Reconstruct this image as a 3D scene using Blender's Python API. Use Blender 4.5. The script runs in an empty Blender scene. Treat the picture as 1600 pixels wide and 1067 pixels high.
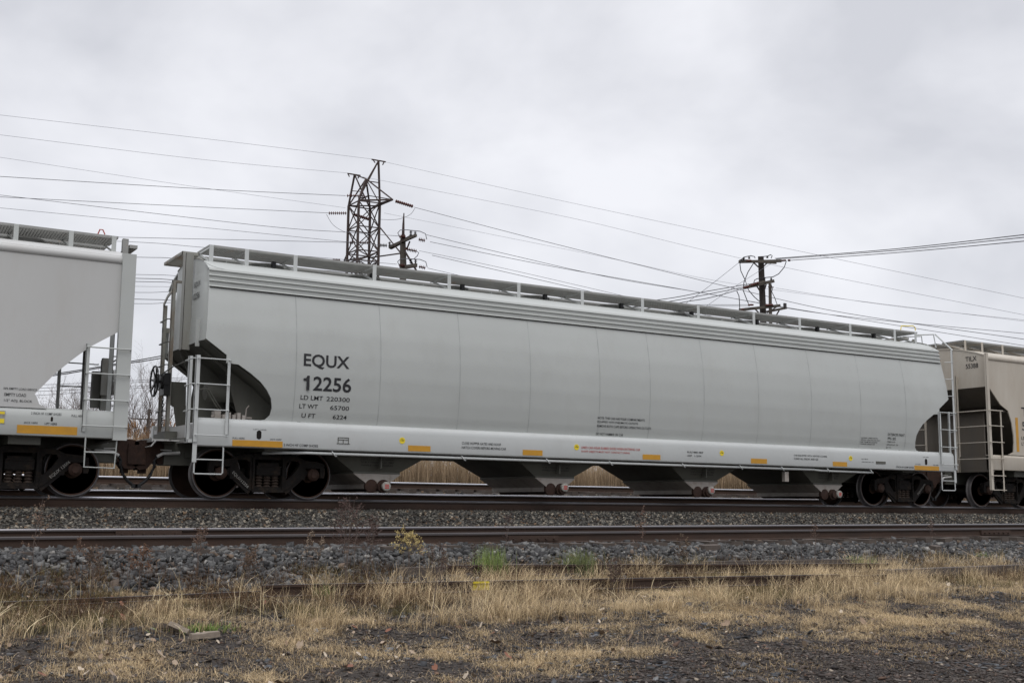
import bpy, bmesh, math, random
import numpy as np
from mathutils import Vector, Matrix, Euler, Quaternion
from mathutils.geometry import tessellate_polygon
random.seed(7); rng = np.random.default_rng(11)
S = bpy.context.scene; COL = S.collection
# ------------------------------------------------------------------ camera
CAMP = (-5.31928, -20.46901, -0.09107); YAW, PIT, ROL, FPX = 0.5443108, 0.1392162, 0.0092999, 1835.42
_F = Vector((math.sin(YAW)*math.cos(PIT), math.cos(YAW)*math.cos(PIT), math.sin(PIT)))
_R = Vector((math.cos(YAW), -math.sin(YAW), 0)); _U = _R.cross(_F)
_R2 = _R*math.cos(ROL)+_U*math.sin(ROL); _U2 = -_R*math.sin(ROL)+_U*math.cos(ROL)
cd = bpy.data.cameras.new('camera'); cam = bpy.data.objects.new('camera', cd); COL.objects.link(cam)
cam.matrix_world = Matrix(((_R2.x,_U2.x,-_F.x,CAMP[0]),(_R2.y,_U2.y,-_F.y,CAMP[1]),(_R2.z,_U2.z,-_F.z,CAMP[2]),(0,0,0,1)))
cd.sensor_width = 36; cd.lens = FPX/1600*36; cd.clip_start = .1; cd.clip_end = 6000
S.camera = cam
def px(x, y, depth):            # a point of the photograph at a given distance, in metres
    return Vector(CAMP)+(_F*FPX+_R2*(x-800)-_U2*(y-533.5))*(depth/FPX)
def pxy(x, y, Y):               # the same, in the vertical plane at that Y
    d = _F*FPX+_R2*(x-800)-_U2*(y-533.5); t = (Y-CAMP[1])/d.y
    return Vector(CAMP)+d*t
# ------------------------------------------------------------------ world, sun, exposure
W = bpy.data.worlds.new('World'); S.world = W; W.use_nodes = True
SUN_EL, SUN_AZ = math.radians(56), math.radians(205)
def N(nt, t, **k):
    n = nt.nodes.new(t)
    for a, b in k.items():
        if a.startswith('i_'): n.inputs[a[2:].replace('_', ' ')].default_value = b
        else: setattr(n, a, b)
    return n
wn = W.node_tree; wn.nodes.clear(); wl = wn.links.new
sky = N(wn, 'ShaderNodeTexSky', sky_type='NISHITA', sun_disc=False, sun_elevation=SUN_EL, sun_rotation=SUN_AZ)
bg1 = N(wn, 'ShaderNodeBackground'); bg1.inputs[1].default_value = .10; wl(sky.outputs[0], bg1.inputs[0])
tc = N(wn, 'ShaderNodeTexCoord'); mp = N(wn, 'ShaderNodeMapping'); mp.inputs['Scale'].default_value = (1.5, 1.5, 2.3); mp.inputs['Rotation'].default_value = (.12, -.25, .5); mp.inputs['Location'].default_value = (1.3, .4, .2)
wl(tc.outputs['Generated'], mp.inputs[0])
n1 = N(wn, 'ShaderNodeTexNoise'); n1.inputs['Scale'].default_value = 2.6; n1.inputs['Detail'].default_value = 5; n1.inputs['Roughness'].default_value = .5; n1.inputs['Distortion'].default_value = .15
wl(mp.outputs[0], n1.inputs[0])
cr = N(wn, 'ShaderNodeValToRGB'); wl(n1.outputs[0], cr.inputs[0])
cr.color_ramp.elements[0].position = .36; cr.color_ramp.elements[0].color = (.69, .70, .75, 1)
cr.color_ramp.elements[1].position = .63; cr.color_ramp.elements[1].color = (.95, .955, 1.0, 1)
sx = N(wn, 'ShaderNodeSeparateXYZ'); wl(tc.outputs['Generated'], sx.inputs[0])
zr = N(wn, 'ShaderNodeMapRange'); zr.inputs[1].default_value = .42; zr.inputs[2].default_value = 1.0; zr.inputs[3].default_value = 1.0; zr.inputs[4].default_value = 1.9
wl(sx.outputs[2], zr.inputs[0])
bg2 = N(wn, 'ShaderNodeBackground'); wl(cr.outputs[0], bg2.inputs[0]); wl(zr.outputs[0], bg2.inputs[1])
ms = N(wn, 'ShaderNodeMixShader'); ms.inputs[0].default_value = .93; wl(bg1.outputs[0], ms.inputs[1]); wl(bg2.outputs[0], ms.inputs[2])
wo = N(wn, 'ShaderNodeOutputWorld'); wl(ms.outputs[0], wo.inputs[0])
sd = bpy.data.lights.new('sun', 'SUN'); sd.energy = .9; sd.angle = math.radians(35); sd.color = (1, .97, .93)
sun = bpy.data.objects.new('sun', sd); COL.objects.link(sun)
sdir = Vector((math.sin(SUN_AZ)*math.cos(SUN_EL), math.cos(SUN_AZ)*math.cos(SUN_EL), math.sin(SUN_EL)))
sun.rotation_euler = sdir.to_track_quat('Z', 'Y').to_euler()
S.view_settings.view_transform = 'Standard'; S.view_settings.look = 'None'; S.view_settings.gamma = 1; S.view_settings.exposure = 0
# ------------------------------------------------------------------ materials
def mat(name, col, rough=.6, metal=0, var=.15, scale=4, stretch=(1,1,1), dirt=None, dscale=1.5, dthr=(.55,.75), damt=.5, bump=0, bscale=30, attr=False, detail=6, spec=.5):
    m = bpy.data.materials.new(name); m.use_nodes = True; nt = m.node_tree; L = nt.links.new
    b = nt.nodes['Principled BSDF']; b.inputs['Roughness'].default_value = rough; b.inputs['Metallic'].default_value = metal
    b.inputs['Specular IOR Level'].default_value = spec
    t = N(nt, 'ShaderNodeTexCoord'); mpn = N(nt, 'ShaderNodeMapping'); mpn.inputs['Scale'].default_value = stretch; L(t.outputs['Object'], mpn.inputs[0])
    n = N(nt, 'ShaderNodeTexNoise'); n.inputs['Scale'].default_value = scale; n.inputs['Detail'].default_value = detail; L(mpn.outputs[0], n.inputs[0])
    r = N(nt, 'ShaderNodeMapRange'); r.inputs[1].default_value = .25; r.inputs[2].default_value = .75; r.inputs[3].default_value = 1-var; r.inputs[4].default_value = 1+var; L(n.outputs[0], r.inputs[0])
    mx = N(nt, 'ShaderNodeMix', data_type='RGBA', blend_type='MULTIPLY'); mx.inputs[0].default_value = 1
    mx.inputs[6].default_value = (*col, 1); L(r.outputs[0], mx.inputs[7])
    if attr:
        a = N(nt, 'ShaderNodeAttribute', attribute_name='col'); L(a.outputs['Color'], mx.inputs[6])
    out = mx.outputs[2]
    if dirt:
        n2 = N(nt, 'ShaderNodeTexNoise'); n2.inputs['Scale'].default_value = dscale; n2.inputs['Detail'].default_value = 8; n2.inputs['Roughness'].default_value = .65; L(mpn.outputs[0], n2.inputs[0])
        r2 = N(nt, 'ShaderNodeMapRange'); r2.inputs[1].default_value = dthr[0]; r2.inputs[2].default_value = dthr[1]; r2.inputs[4].default_value = damt; L(n2.outputs[0], r2.inputs[0])
        m2 = N(nt, 'ShaderNodeMix', data_type='RGBA'); m2.inputs[7].default_value = (*dirt, 1); L(out, m2.inputs[6]); L(r2.outputs[0], m2.inputs[0]); out = m2.outputs[2]
    L(out, b.inputs['Base Color'])
    if bump:
        n3 = N(nt, 'ShaderNodeTexNoise'); n3.inputs['Scale'].default_value = bscale; n3.inputs['Detail'].default_value = 6; L(t.outputs['Object'], n3.inputs[0])
        bp = N(nt, 'ShaderNodeBump'); bp.inputs['Strength'].default_value = bump; bp.inputs['Distance'].default_value = .02; L(n3.outputs[0], bp.inputs['Height']); L(bp.outputs[0], b.inputs['Normal'])
    return m
M = {}
M['paint'] = mat('grey_car_paint', (.435,.45,.432), .5, 0, .035, 1.2, (.6,1,.35), (.30,.29,.26), 2.5, (.5,.85), .26, .35, 1.1)
M['sill'] = mat('grey_sill_paint', (.50,.515,.505), .42, 0, .04, 2, (.5,1,.6), (.33,.31,.28), 3, (.52,.8), .25)
M['paint_old'] = mat('aged_grey_paint', (.49,.49,.475), .55, 0, .05, 1.0, (1,1,.3), (.36,.33,.29), 2, (.5,.85), .35, .02, 3)
M['tan'] = mat('dusty_tan_paint', (.48,.44,.375), .6, 0, .08, 1.1, (1,1,.25), (.33,.26,.19), 1.6, (.42,.75), .5)
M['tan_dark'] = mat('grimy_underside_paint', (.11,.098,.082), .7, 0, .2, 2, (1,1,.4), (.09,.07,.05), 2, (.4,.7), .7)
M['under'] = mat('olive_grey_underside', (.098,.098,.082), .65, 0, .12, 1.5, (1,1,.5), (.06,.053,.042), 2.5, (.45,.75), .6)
M['endgrime'] = mat('grimy_end_post_paint', (.27,.27,.245), .6, 0, .1, 3, (1,1,.4), (.16,.12,.09), 2.5, (.5,.75), .5)
M['grate'] = mat('galvanised_walkway', (.30,.30,.285), .6, .2, .1, 6, dirt=(.22,.12,.06), dscale=3, dthr=(.6,.72), damt=.7)
M['rustpaint'] = mat('rust_streaked_paint', (.29,.285,.255), .6, 0, .1, 5, (1,1,.5), (.20,.115,.06), 2.2, (.48,.62), .7)
M['outlet'] = mat('pale_outlet_paint', (.33,.30,.27), .6, 0, .1, 6, dirt=(.14,.09,.06), dscale=5, dthr=(.5,.75), damt=.6)
M['black'] = mat('black_lettering', (.012,.012,.014), .6, 0, .1, 5)
M['brakeblack'] = mat('black_brake_gear', (.012,.012,.013), .45, .2, .2, 9)
M['red'] = mat('red_lettering', (.42,.06,.05), .6, 0, .1, 5)
M['white'] = mat('white_stencil', (.33,.32,.29), .7, 0, .2, 12, dirt=(.15,.13,.11), dscale=20, dthr=(.45,.7), damt=.7)
M['yellowr'] = mat('amber_reflective_tape', (.50,.245,.012), .4, 0, .08, 8, dirt=(.3,.17,.04), dscale=5, dthr=(.5,.8), damt=.5)
M['yellow'] = mat('yellow_decal', (.78,.60,.02), .5, 0, .05, 8)
M['dark'] = mat('grimy_truck_iron', (.015,.013,.012), .75, .1, .35, 6, dirt=(.050,.034,.022), dscale=7, dthr=(.5,.72), damt=.7, bump=.3, bscale=25, spec=.15)
M['wheel'] = mat('wheel_web_iron', (.062,.037,.027), .85, 0, .3, 5, dirt=(.10,.055,.034), dscale=4, dthr=(.5,.75), damt=.6, spec=.25)
M['rim'] = mat('worn_wheel_rim', (.15,.14,.14), .5, .4, .2, 5)
M['cap'] = mat('rusty_bearing_cap', (.045,.022,.014), .75, .1, .3, 14)
M['spring'] = mat('grimy_spring_steel', (.06,.042,.032), .7, .1, .3, 14)
M['coup'] = mat('rusty_coupler_iron', (.036,.017,.011), .85, 0, .35, 8, dirt=(.065,.030,.015), dscale=6, dthr=(.5,.7), damt=.6, bump=.3)
M['hose'] = mat('black_rubber', (.012,.012,.013), .6)
M['railweb'] = mat('rusted_rail', (.046,.025,.016), .85, .0, .25, 6, (.3,1,1), (.025,.019,.016), 4, (.45,.75), .6, .15, 40)
M['railtop'] = mat('polished_railhead', (.62,.62,.66), .28, .9, .15, 4, (.2,1,1))
M['railhead'] = mat('worn_railhead', (.075,.066,.066), .5, .35, .2, 4, (.2,1,1))
M['railmid'] = mat('dull_polished_rail', (.26,.25,.26), .38, .8, .25, 3, (.2,1,1))
M['tie'] = mat('weathered_tie', (.095,.075,.062), .85, 0, .3, 10, (.3,3,3), (.04,.032,.028), 5, (.4,.7), .6, .3, 20)
M['steel'] = mat('rusty_tower_steel', (.065,.045,.040), .8, .1, .3, 3)
M['insul'] = mat('brown_porcelain', (.11,.035,.026), .55, 0, .15, 3)
M['insuldark'] = mat('dark_porcelain', (.03,.025,.025), .35, 0, .15, 3)
M['pole'] = mat('grey_brown_timber', (.085,.073,.06), .85, 0, .25, 3, (3,3,.4))
M['poledark'] = mat('creosoted_timber', (.035,.028,.024), .85, 0, .25, 3, (3,3,.4))
M['wire'] = mat('overhead_wire', (.11,.11,.125), .6)
M['wiredark'] = mat('insulated_wire', (.022,.022,.026), .6)
M['wirepale'] = mat('bare_aluminium_wire', (.27,.27,.30), .5)
M['ground'] = mat('dark_gravel_earth', (.026,.020,.016), .9, 0, .5, 9, dirt=(.070,.052,.034), dscale=1.3, dthr=(.48,.68), damt=.6, bump=.8, bscale=45, detail=10)
M['stone'] = mat('crushed_stone', (.1,.1,.1), .8, 0, .2, 30, attr=True)
M['blade'] = mat('dry_grass_blades', (.3,.2,.1), .75, 0, .15, 3, attr=True, spec=.2)
M['leaf'] = mat('dead_leaf', (.3,.2,.1), .7, 0, .2, 20, attr=True)
M['twig'] = mat('bare_twig_bark', (.12,.09,.075), .85, 0, .2, 6)
M['yellowp'] = mat('yellow_spray_paint', (.62,.50,.02), .6, 0, .15, 20)
M['plank'] = mat('broken_grey_wood', (.22,.18,.14), .85, 0, .25, 14, (1,4,4))
# ------------------------------------------------------------------ mesh helpers
def tag(o, label=None, cat=None, group=None, kind=None):
    if label: o['label'] = label
    if cat: o['category'] = cat
    if group: o['group'] = group
    if kind: o['kind'] = kind
    return o
def empty(name, loc, label, cat, group=None):
    o = bpy.data.objects.new(name, None); COL.objects.link(o); o.location = loc; o.empty_display_size = .2
    return tag(o, label, cat, group)
def wpos(o):
    p = Vector((0,0,0))
    while o: p = p+Vector(o.location); o = o.parent
    return p
class MB:
    def __init__(s): s.v = []; s.f = []
    def add(s, vs, fs):
        o = len(s.v); s.v += [tuple(v) for v in vs]; s.f += [tuple(i+o for i in f) for f in fs]
    def box(s, a, b):
        x0,y0,z0 = [min(p,q) for p,q in zip(a,b)]; x1,y1,z1 = [max(p,q) for p,q in zip(a,b)]
        s.add([(x0,y0,z0),(x1,y0,z0),(x1,y1,z0),(x0,y1,z0),(x0,y0,z1),(x1,y0,z1),(x1,y1,z1),(x0,y1,z1)],
              [(0,3,2,1),(4,5,6,7),(0,1,5,4),(1,2,6,5),(2,3,7,6),(3,0,4,7)])
    def bar(s, p, q, w, h=None, up=(0,0,1)):      # rectangular bar
        p = Vector(p); q = Vector(q); h = h or w; d = (q-p).normalized(); u = Vector(up)
        if abs(d.dot(u)) > .97: u = Vector((0,1,0))
        a = d.cross(u).normalized()*w/2; b = a.cross(d).normalized()*h/2
        vs = [p-a-b, p+a-b, p+a+b, p-a+b, q-a-b, q+a-b, q+a+b, q-a+b]
        s.add(vs, [(0,3,2,1),(4,5,6,7),(0,1,5,4),(1,2,6,5),(2,3,7,6),(3,0,4,7)])
    def tube(s, pts, r, n=6, r1=None):
        pts = [Vector(p) for p in pts]; m = len(pts); o = len(s.v)
        for i, p in enumerate(pts):
            d = (pts[min(i+1,m-1)]-pts[max(i-1,0)])
            d = d.normalized() if d.length > 1e-9 else Vector((0,0,1))
            u = Vector((0,0,1)) if abs(d.z) < .9 else Vector((0,1,0))
            a = d.cross(u).normalized(); b = a.cross(d); rr = r if r1 is None else r+(r1-r)*i/(m-1)
            for k in range(n):
                t = 2*math.pi*k/n; s.v.append(tuple(p+a*math.cos(t)*rr+b*math.sin(t)*rr))
        for i in range(m-1):
            for k in range(n):
                s.f.append((o+i*n+k, o+i*n+(k+1)%n, o+(i+1)*n+(k+1)%n, o+(i+1)*n+k))
        s.f.append(tuple(o+k for k in range(n))[::-1]); s.f.append(tuple(o+(m-1)*n+k for k in range(n)))
    def lathe(s, c, prof, axis='y', n=32):         # prof: (radius, along-axis)
        o = len(s.v)
        for r, h in prof:
            for k in range(n):
                t = 2*math.pi*k/n; a, b = r*math.cos(t), r*math.sin(t)
                s.v.append({'y':(c[0]+a,c[1]+h,c[2]+b),'z':(c[0]+a,c[1]+b,c[2]+h),'x':(c[0]+h,c[1]+a,c[2]+b)}[axis])
        for i in range(len(prof)-1):
            for k in range(n):
                s.f.append((o+i*n+k, o+i*n+(k+1)%n, o+(i+1)*n+(k+1)%n, o+(i+1)*n+k))
        for i in (0, len(prof)-1):
            if prof[i][0] > 1e-6: s.f.append(tuple(o+i*n+k for k in range(n)))
    def extrude(s, prof, x0, x1, close=True, caps=True):   # profile (y,z) along X
        n = len(prof); vs = [(x0,y,z) for y,z in prof]+[(x1,y,z) for y,z in prof]
        fs = [(i,(i+1)%n,n+(i+1)%n,n+i) for i in range(n if close else n-1)]
        if caps and close: fs += [tuple(range(n))[::-1], tuple(range(n,2*n))]
        s.add(vs, fs)
    def plate(s, outer, holes=(), y0=0, y1=.05, place=None):   # (x,z) outline with holes, thick along y
        loops = [list(outer)]+[list(h) for h in holes]; flat = [p for l in loops for p in l]
        tris = tessellate_polygon([[Vector((p[0],p[1],0)) for p in l] for l in loops])
        n = len(flat); pl = place or (lambda x,y,z:(x,y,z))
        vs = [pl(p[0],y0,p[1]) for p in flat]+[pl(p[0],y1,p[1]) for p in flat]
        fs = [tuple(t) for t in tris]+[tuple(i+n for i in t[::-1]) for t in tris]; k = 0
        for l in loops:
            m = len(l); fs += [(k+i, k+(i+1)%m, n+k+(i+1)%m, n+k+i) for i in range(m)]; k += m
        s.add(vs, fs)
    def build(s, name, m, parent=None, smooth=False, loc=None):
        me = bpy.data.meshes.new(name); o = bpy.data.objects.new(name, me); COL.objects.link(o)
        if loc is not None: o.location = loc
        if parent: o.parent = parent
        w = wpos(o)
        me.from_pydata([(v[0]-w.x, v[1]-w.y, v[2]-w.z) for v in s.v], [], s.f)
        bm = bmesh.new(); bm.from_mesh(me); bmesh.ops.recalc_face_normals(bm, faces=bm.faces); bm.to_mesh(me); bm.free()
        if smooth is not False:
            me.shade_smooth()
            if smooth is not True: me.set_sharp_from_angle(angle=math.radians(smooth))
        me.materials.append(m); return o
def copy_tree(o, parent=None, off=None):
    c = o.copy(); COL.objects.link(c); c.parent = parent
    if off is not None: c.location = Vector(o.location)+Vector(off)
    for ch in list(o.children): copy_tree(ch, c)
    return c
_tc = {}
def glyphs(txt, bold=False):
    k = (txt, bold)
    if k not in _tc:
        cu = bpy.data.curves.new('t', 'FONT'); cu.body = txt; cu.resolution_u = 3; cu.offset = .018 if bold else .006
        ob = bpy.data.objects.new('t', cu); COL.objects.link(ob); bpy.context.view_layer.update()
        me = ob.evaluated_get(bpy.context.evaluated_depsgraph_get()).to_mesh()
        vs = [(v.co.x, v.co.y) for v in me.vertices]; fs = [tuple(p.vertices) for p in me.polygons]
        ob.evaluated_get(bpy.context.evaluated_depsgraph_get()).to_mesh_clear(); bpy.data.objects.remove(ob); bpy.data.curves.remove(cu)
        _tc[k] = (vs, fs)
    return _tc[k]
def text(txt, x0, x1, z0, z1, ys, m, parent, name='lettering', bold=False, mirror=False, place=None):
    vs, fs = glyphs(txt, bold)
    ax, bx = min(v[0] for v in vs), max(v[0] for v in vs); az, bz = min(v[1] for v in vs), max(v[1] for v in vs)
    mb = MB(); out = []
    for a, b in vs:
        X = x0+(a-ax)/(bx-ax)*(x1-x0); Z = z0+(b-az)/(bz-az)*(z1-z0)
        out.append(place(X, Z) if place else (X, ys(Z)-.006, Z))
    me = bpy.data.meshes.new(name); o = bpy.data.objects.new(name, me); COL.objects.link(o); o.parent = parent; w = wpos(o)
    me.from_pydata([(v[0]-w.x, v[1]-w.y, v[2]-w.z) for v in out], [], fs); me.materials.append(m); return o
def npmesh(name, V, F, m, cols=None, kind=None, parent=None, label=None, cat=None, group=None, smooth=False):
    V = np.asarray(V, np.float32); F = np.asarray(F, np.int32); k = F.shape[1]
    me = bpy.data.meshes.new(name); me.vertices.add(len(V)); me.vertices.foreach_set('co', V.ravel())
    me.loops.add(F.size); me.loops.foreach_set('vertex_index', F.ravel())
    me.polygons.add(len(F)); me.polygons.foreach_set('loop_start', np.arange(0, F.size, k, dtype=np.int32))
    if smooth: me.polygons.foreach_set('use_smooth', np.ones(len(F), bool))
    me.update(calc_edges=True)
    if cols is not None:
        a = me.color_attributes.new('col', 'FLOAT_COLOR', 'POINT'); c = np.ones((len(V),4), np.float32); c[:,:3] = cols; a.data.foreach_set('color', c.ravel())
    me.materials.append(m); o = bpy.data.objects.new(name, me); COL.objects.link(o)
    if parent: o.parent = parent
    tag(o, label, cat, group, kind); return o
def vis(P, mx=60, ymx=1200):            # which points the photo could see
    d = P-np.array(CAMP); z = d@np.array(_F); X = 800+FPX*(d@np.array(_R2))/z; Yp = 533.5-FPX*(d@np.array(_U2))/z
    return (z > .5)&(X > -mx)&(X < 1600+mx)&(Yp < ymx)
def hash2(ix, iy, seed):
    v = np.sin(ix*127.1+iy*311.7+seed*74.7)*43758.5453
    return v-np.floor(v)
def vnoise(x, y, sc, seed=0, octv=3):
    out = 0; amp = 1; tot = 0
    for o in range(octv):
        X = x/sc*(2**o); Y = y/sc*(2**o); ix, iy = np.floor(X), np.floor(Y); fx, fy = X-ix, Y-iy
        fx = fx*fx*(3-2*fx); fy = fy*fy*(3-2*fy)
        a, b, c, d = hash2(ix,iy,seed+o), hash2(ix+1,iy,seed+o), hash2(ix,iy+1,seed+o), hash2(ix+1,iy+1,seed+o)
        out = out+amp*((a*(1-fx)+b*fx)*(1-fy)+(c*(1-fx)+d*fx)*fy); tot += amp; amp *= .5
    return out/tot
# ------------------------------------------------------------------ the ground
PY = [-60,-16,-12.5,-11,-9.5,-8,-6.8,-6.0,-5.3,-4.4,-3.8,-3.3,-1.6,-.6,.1,.6,3.0,3.6,4.6,7.2,8.2,8.9,11.3,12.5,20,120]
PZ = [-1.72,-1.72,-1.66,-1.58,-1.50,-1.40,-1.30,-1.22,-1.10,-.84,-.775,-.745,-.66,-.50,-.27,-.22,-.21,-.15,-.02,.02,.10,.29,.31,.2,.1,.1]
def gz(x, y):
    b = np.interp(y, PY, PZ); a = np.clip((-y-5.0)/2, 0, 1)
    return b+a*(vnoise(x, y, 1.7, 3)-.5)*.16+a*(vnoise(x, y, .35, 5)-.5)*.05
def sheet(name, xs, ys, m, label=None):
    X, Y = np.meshgrid(xs, ys); Z = gz(X, Y); V = np.stack([X.ravel(), Y.ravel(), Z.ravel()], 1)
    nx, ny = len(xs), len(ys); i = np.arange((nx-1)*(ny-1)); r, c = i//(nx-1), i%(nx-1); a = r*nx+c
    F = np.stack([a, a+1, a+nx+1, a+nx], 1); return npmesh(name, V, F, m, kind='structure', smooth=True)
sheet('ground', np.concatenate([[-2500,-600,-150,-60,-30], np.arange(-14, 46, .14), [60,100,200,700,2500]]),
      np.concatenate([[-2500,-400,-100,-40,-22], np.arange(-15, -3.2, .1), np.arange(-3.1, 14, .4), [20,40,120,500,2500]]), M['ground'])
# ------------------------------------------------------------------ tracks
def rail_prof(y, z):      # z = top of head, head on both sides
    h = [(-.070,-.180),(.070,-.180),(.070,-.168),(.012,-.148),(.009,-.050),(.036,-.042),(.037,-.012),(.028,0),(-.028,0),(-.037,-.012),(-.036,-.042),(-.009,-.050),(-.012,-.148),(-.070,-.168)]
    return [(y+a, z+b) for a, b in h]
def rail(y, za, zb, label, x0=-60, x1=160, group='running rails of the tracks', ya=0, hm='railtop'):
    o = empty('rail', (0, y, 0), label, 'rail', group); f = lambda x: za+(zb-za)*min(1.3, max(-.5, x/20))
    xs = [x0, -8, 0, 5, 10, 15, 20, 28, x1]; w = MB(); t = MB(); u = MB()
    for a, b in zip(xs[:-1], xs[1:]):
        for mb, prof in ((w, rail_prof(0,0)), (t, [(-.0385,-.036),(-.0385,-.013),(.0385,-.013),(.0385,-.036)]), (u, [(-.0385,-.0125),(-.030,.003),(.030,.003),(.0385,-.0125)])):
            n = len(prof); mb.add([(a,y+p,f(a)+q) for p,q in prof]+[(b,y+p,f(b)+q) for p,q in prof], [(i,(i+1)%n,n+(i+1)%n,n+i) for i in range(n)])
    w.build('rail_body', M['railweb'], o); t.build('rail_head', M[hm], o); u.build('running_surface', M[{-.545:'railhead', -.478:'railmid'}.get(za, 'railtop')], o)
    return o, f
RN = [rail(-3.40, -.545, -.462, 'rusty near rail of the empty track in front of the train, closest to the weeds', hm='railhead'),
      rail(-1.93, -.478, -.402, 'far rail of the empty track in front of the train, behind its rusty near rail', hm='railhead'),
      rail(.90, 0, 0, 'rail under the near wheels of the hopper cars', hm='railhead'),
      rail(2.37, .015, .02, 'rail under the far wheels of the hopper cars'),
      rail(5.10, .172, .20, 'near rail of the track just behind the train, seen under the cars'),
      rail(6.57, .172, .20, 'far rail of the track just behind the train, mostly hidden'),
      rail(9.30, .545, .535, 'rail of the rearmost track in front of the reeds, brown web in view'),
      rail(10.77, .56, .55, 'last rail before the reeds, just over the top of the one before it')]
# splice bars on the near tracks
for x, y, z, lb in ((5.45, -3.43, -.63, 'bolted splice bar joining the near rail behind the yellow weed'), (17.6, -3.43, -.57, 'bolted splice bar joining the near rail at far right'), (-.6, -1.96, -.56, 'bolted splice bar on the far rail of the empty track at left')):
    o = empty('splice_bar', (x, y, z), lb, 'splice bar', 'splice bars on the rails'); mb = MB(); mb.box((x-.5,y-.03,z-.045),(x+.5,y+.02,z+.05)); mb.build('bar', M['railweb'], o)
    for k in range(6):
        mb = MB(); mb.lathe((x-.4+.16*k, y-.03, z), [(.02,-.035),(.02,0)], 'y', 6); mb.build('bolt', M['railweb'], o)
# ties
def tie(x, y0, y1, z, label, group, jit=.02):
    mb = MB(); w = .11; nn = 7; vs = []; 
    for i in range(nn):
        y = y0+(y1-y0)*i/(nn-1); e = [random.uniform(-jit, jit) for _ in range(4)]
        vs += [(x-w+e[0],y,z-.17),(x+w+e[1],y,z-.17),(x+w+e[2],y,z+e[0]*.4),(x-w+e[3],y,z+e[1]*.4)]
    fs = [(0,1,2,3),(4*nn-1,4*nn-2,4*nn-3,4*nn-4)]
    for i in range(nn-1):
        for k in range(4): fs.append((4*i+k,4*i+(k+1)%4,4*i+4+(k+1)%4,4*i+4+k))
    mb.add(vs, fs); o = mb.build('railway_tie', M['tie']); tag(o, label, 'tie', group); return o
for i in range(52):
    x = -3.3+i*.58
    tie(x+random.uniform(-.05,.05), -4.02-random.uniform(0,.12), -1.35, -.545-.18+.083*x/20+.003, 'weathered wooden tie poking out of the ballast under the empty near track', 'ties of the near track')
for i in range(44):
    x = 0+i*.6
    tie(x+.8, 8.7, 11.3, .36, 'wooden tie of the rearmost track in front of the reeds', 'ties of the rearmost track')
# stones
ICO_V = None
def ico():
    bm = bmesh.new(); bmesh.ops.create_icosphere(bm, subdivisions=1, radius=1); V = np.array([v.co for v in bm.verts]); F = np.array([[v.index for v in f.verts] for f in bm.faces]); bm.free(); return V, F
IV, IF = ico()
OV = np.array([(1,0,0),(-1,0,0),(0,1,0),(0,-1,0),(0,0,1),(0,0,-1)],float); OF = np.array([(0,2,4),(2,1,4),(1,3,4),(3,0,4),(2,0,5),(1,2,5),(3,1,5),(0,3,5)])
CV = np.array([(x,y,z) for x in (-1,1) for y in (-1,1) for z in (-1,1)],float)*.72; CF = np.array([(0,1,3),(0,3,2),(4,7,5),(4,6,7),(0,5,1),(0,4,5),(2,3,7),(2,7,6),(0,6,4),(0,2,6),(1,5,7),(1,7,3)])
def stones(name, P, size, flat, palette, weights, label, zoff=.3, geo='cube', zr=0):
    IV, IF = {'oct':(OV,OF),'cube':(CV,CF)}[geo]; n = len(P); V = np.repeat(IV[None], n, 0)*np.clip(1+rng.normal(0,.30,(n,len(IV),1)),.3,1.7)+rng.normal(0,.12,(n,len(IV),3))
    sc = size[:,None,None]*np.stack([rng.uniform(.7,1.4,n), rng.uniform(.6,1.1,n), rng.uniform(.5,.95,n)*flat], 1)[:,None,:]
    V = V*sc; ang = rng.uniform(0, 6.28, n); tl = rng.normal(0, .35 if flat < .9 else .8, n); c, s = np.cos(tl)[:,None], np.sin(tl)[:,None]
    x, y, z = V[...,0]*c-V[...,2]*s, V[...,1], V[...,0]*s+V[...,2]*c
    c, s = np.cos(ang)[:,None], np.sin(ang)[:,None]; V = np.stack([x*c-y*s, x*s+y*c, z], 2)
    P = P.copy(); P[:,2] += size*zoff*flat+rng.uniform(0,1,n)*zr; V = V+P[:,None,:]
    F = (IF[None]+(np.arange(n)*len(IV))[:,None,None]).reshape(-1,3)
    pal = np.array(palette); ci = rng.choice(len(pal), n, p=np.array(weights)/sum(weights)); C = pal[ci]*rng.uniform(.55,1.5,(n,1))
    C = np.repeat(C, len(IV), 0)
    return npmesh(name, V.reshape(-1,3), F, M['stone'], C, kind='stuff', label=label, cat='gravel')
def scatter(x0, x1, y0, y1, dens, dfun=None):
    n = int((x1-x0)*(y1-y0)*dens); x = rng.uniform(x0,x1,n); y = rng.uniform(y0,y1,n)
    P = np.stack([x, y, gz(x,y)], 1); P = P[vis(P)]
    if dfun is not None: P = P[rng.random(len(P)) < dfun(P[:,0], P[:,1])]
    return P
GREY = [(.070,.070,.069),(.038,.037,.037),(.108,.106,.102),(.20,.19,.175),(.12,.085,.06)]
BRN = [(.065,.062,.054),(.035,.033,.029),(.115,.105,.088),(.24,.21,.165),(.14,.092,.055)]
P = scatter(-6, 40, -5.9, -3.45, 420, lambda x,y: np.clip((y+5.9)/.55, .05, 1)); stones('shoulder_ballast', P, rng.gamma(8,.0037,len(P)), 1, GREY, [4,5,3.2,.8,.6], 'blue grey crushed stone on the shoulder of the near track', zr=.03)
P = scatter(-6, 50, -3.35, -1.95, 260); stones('track_ballast', P, rng.uniform(.018,.036,len(P)), 1, GREY, [3,4,2,.5,.5], 'crushed stone between the rails of the near track')
P = scatter(-6, 60, -1.88, .88, 430); stones('middle_ballast', P, rng.uniform(.014,.032,len(P)), 1, BRN, [4,4,4,1.6,.8], 'brownish grey crushed stone in front of the train', zr=.015)
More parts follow.
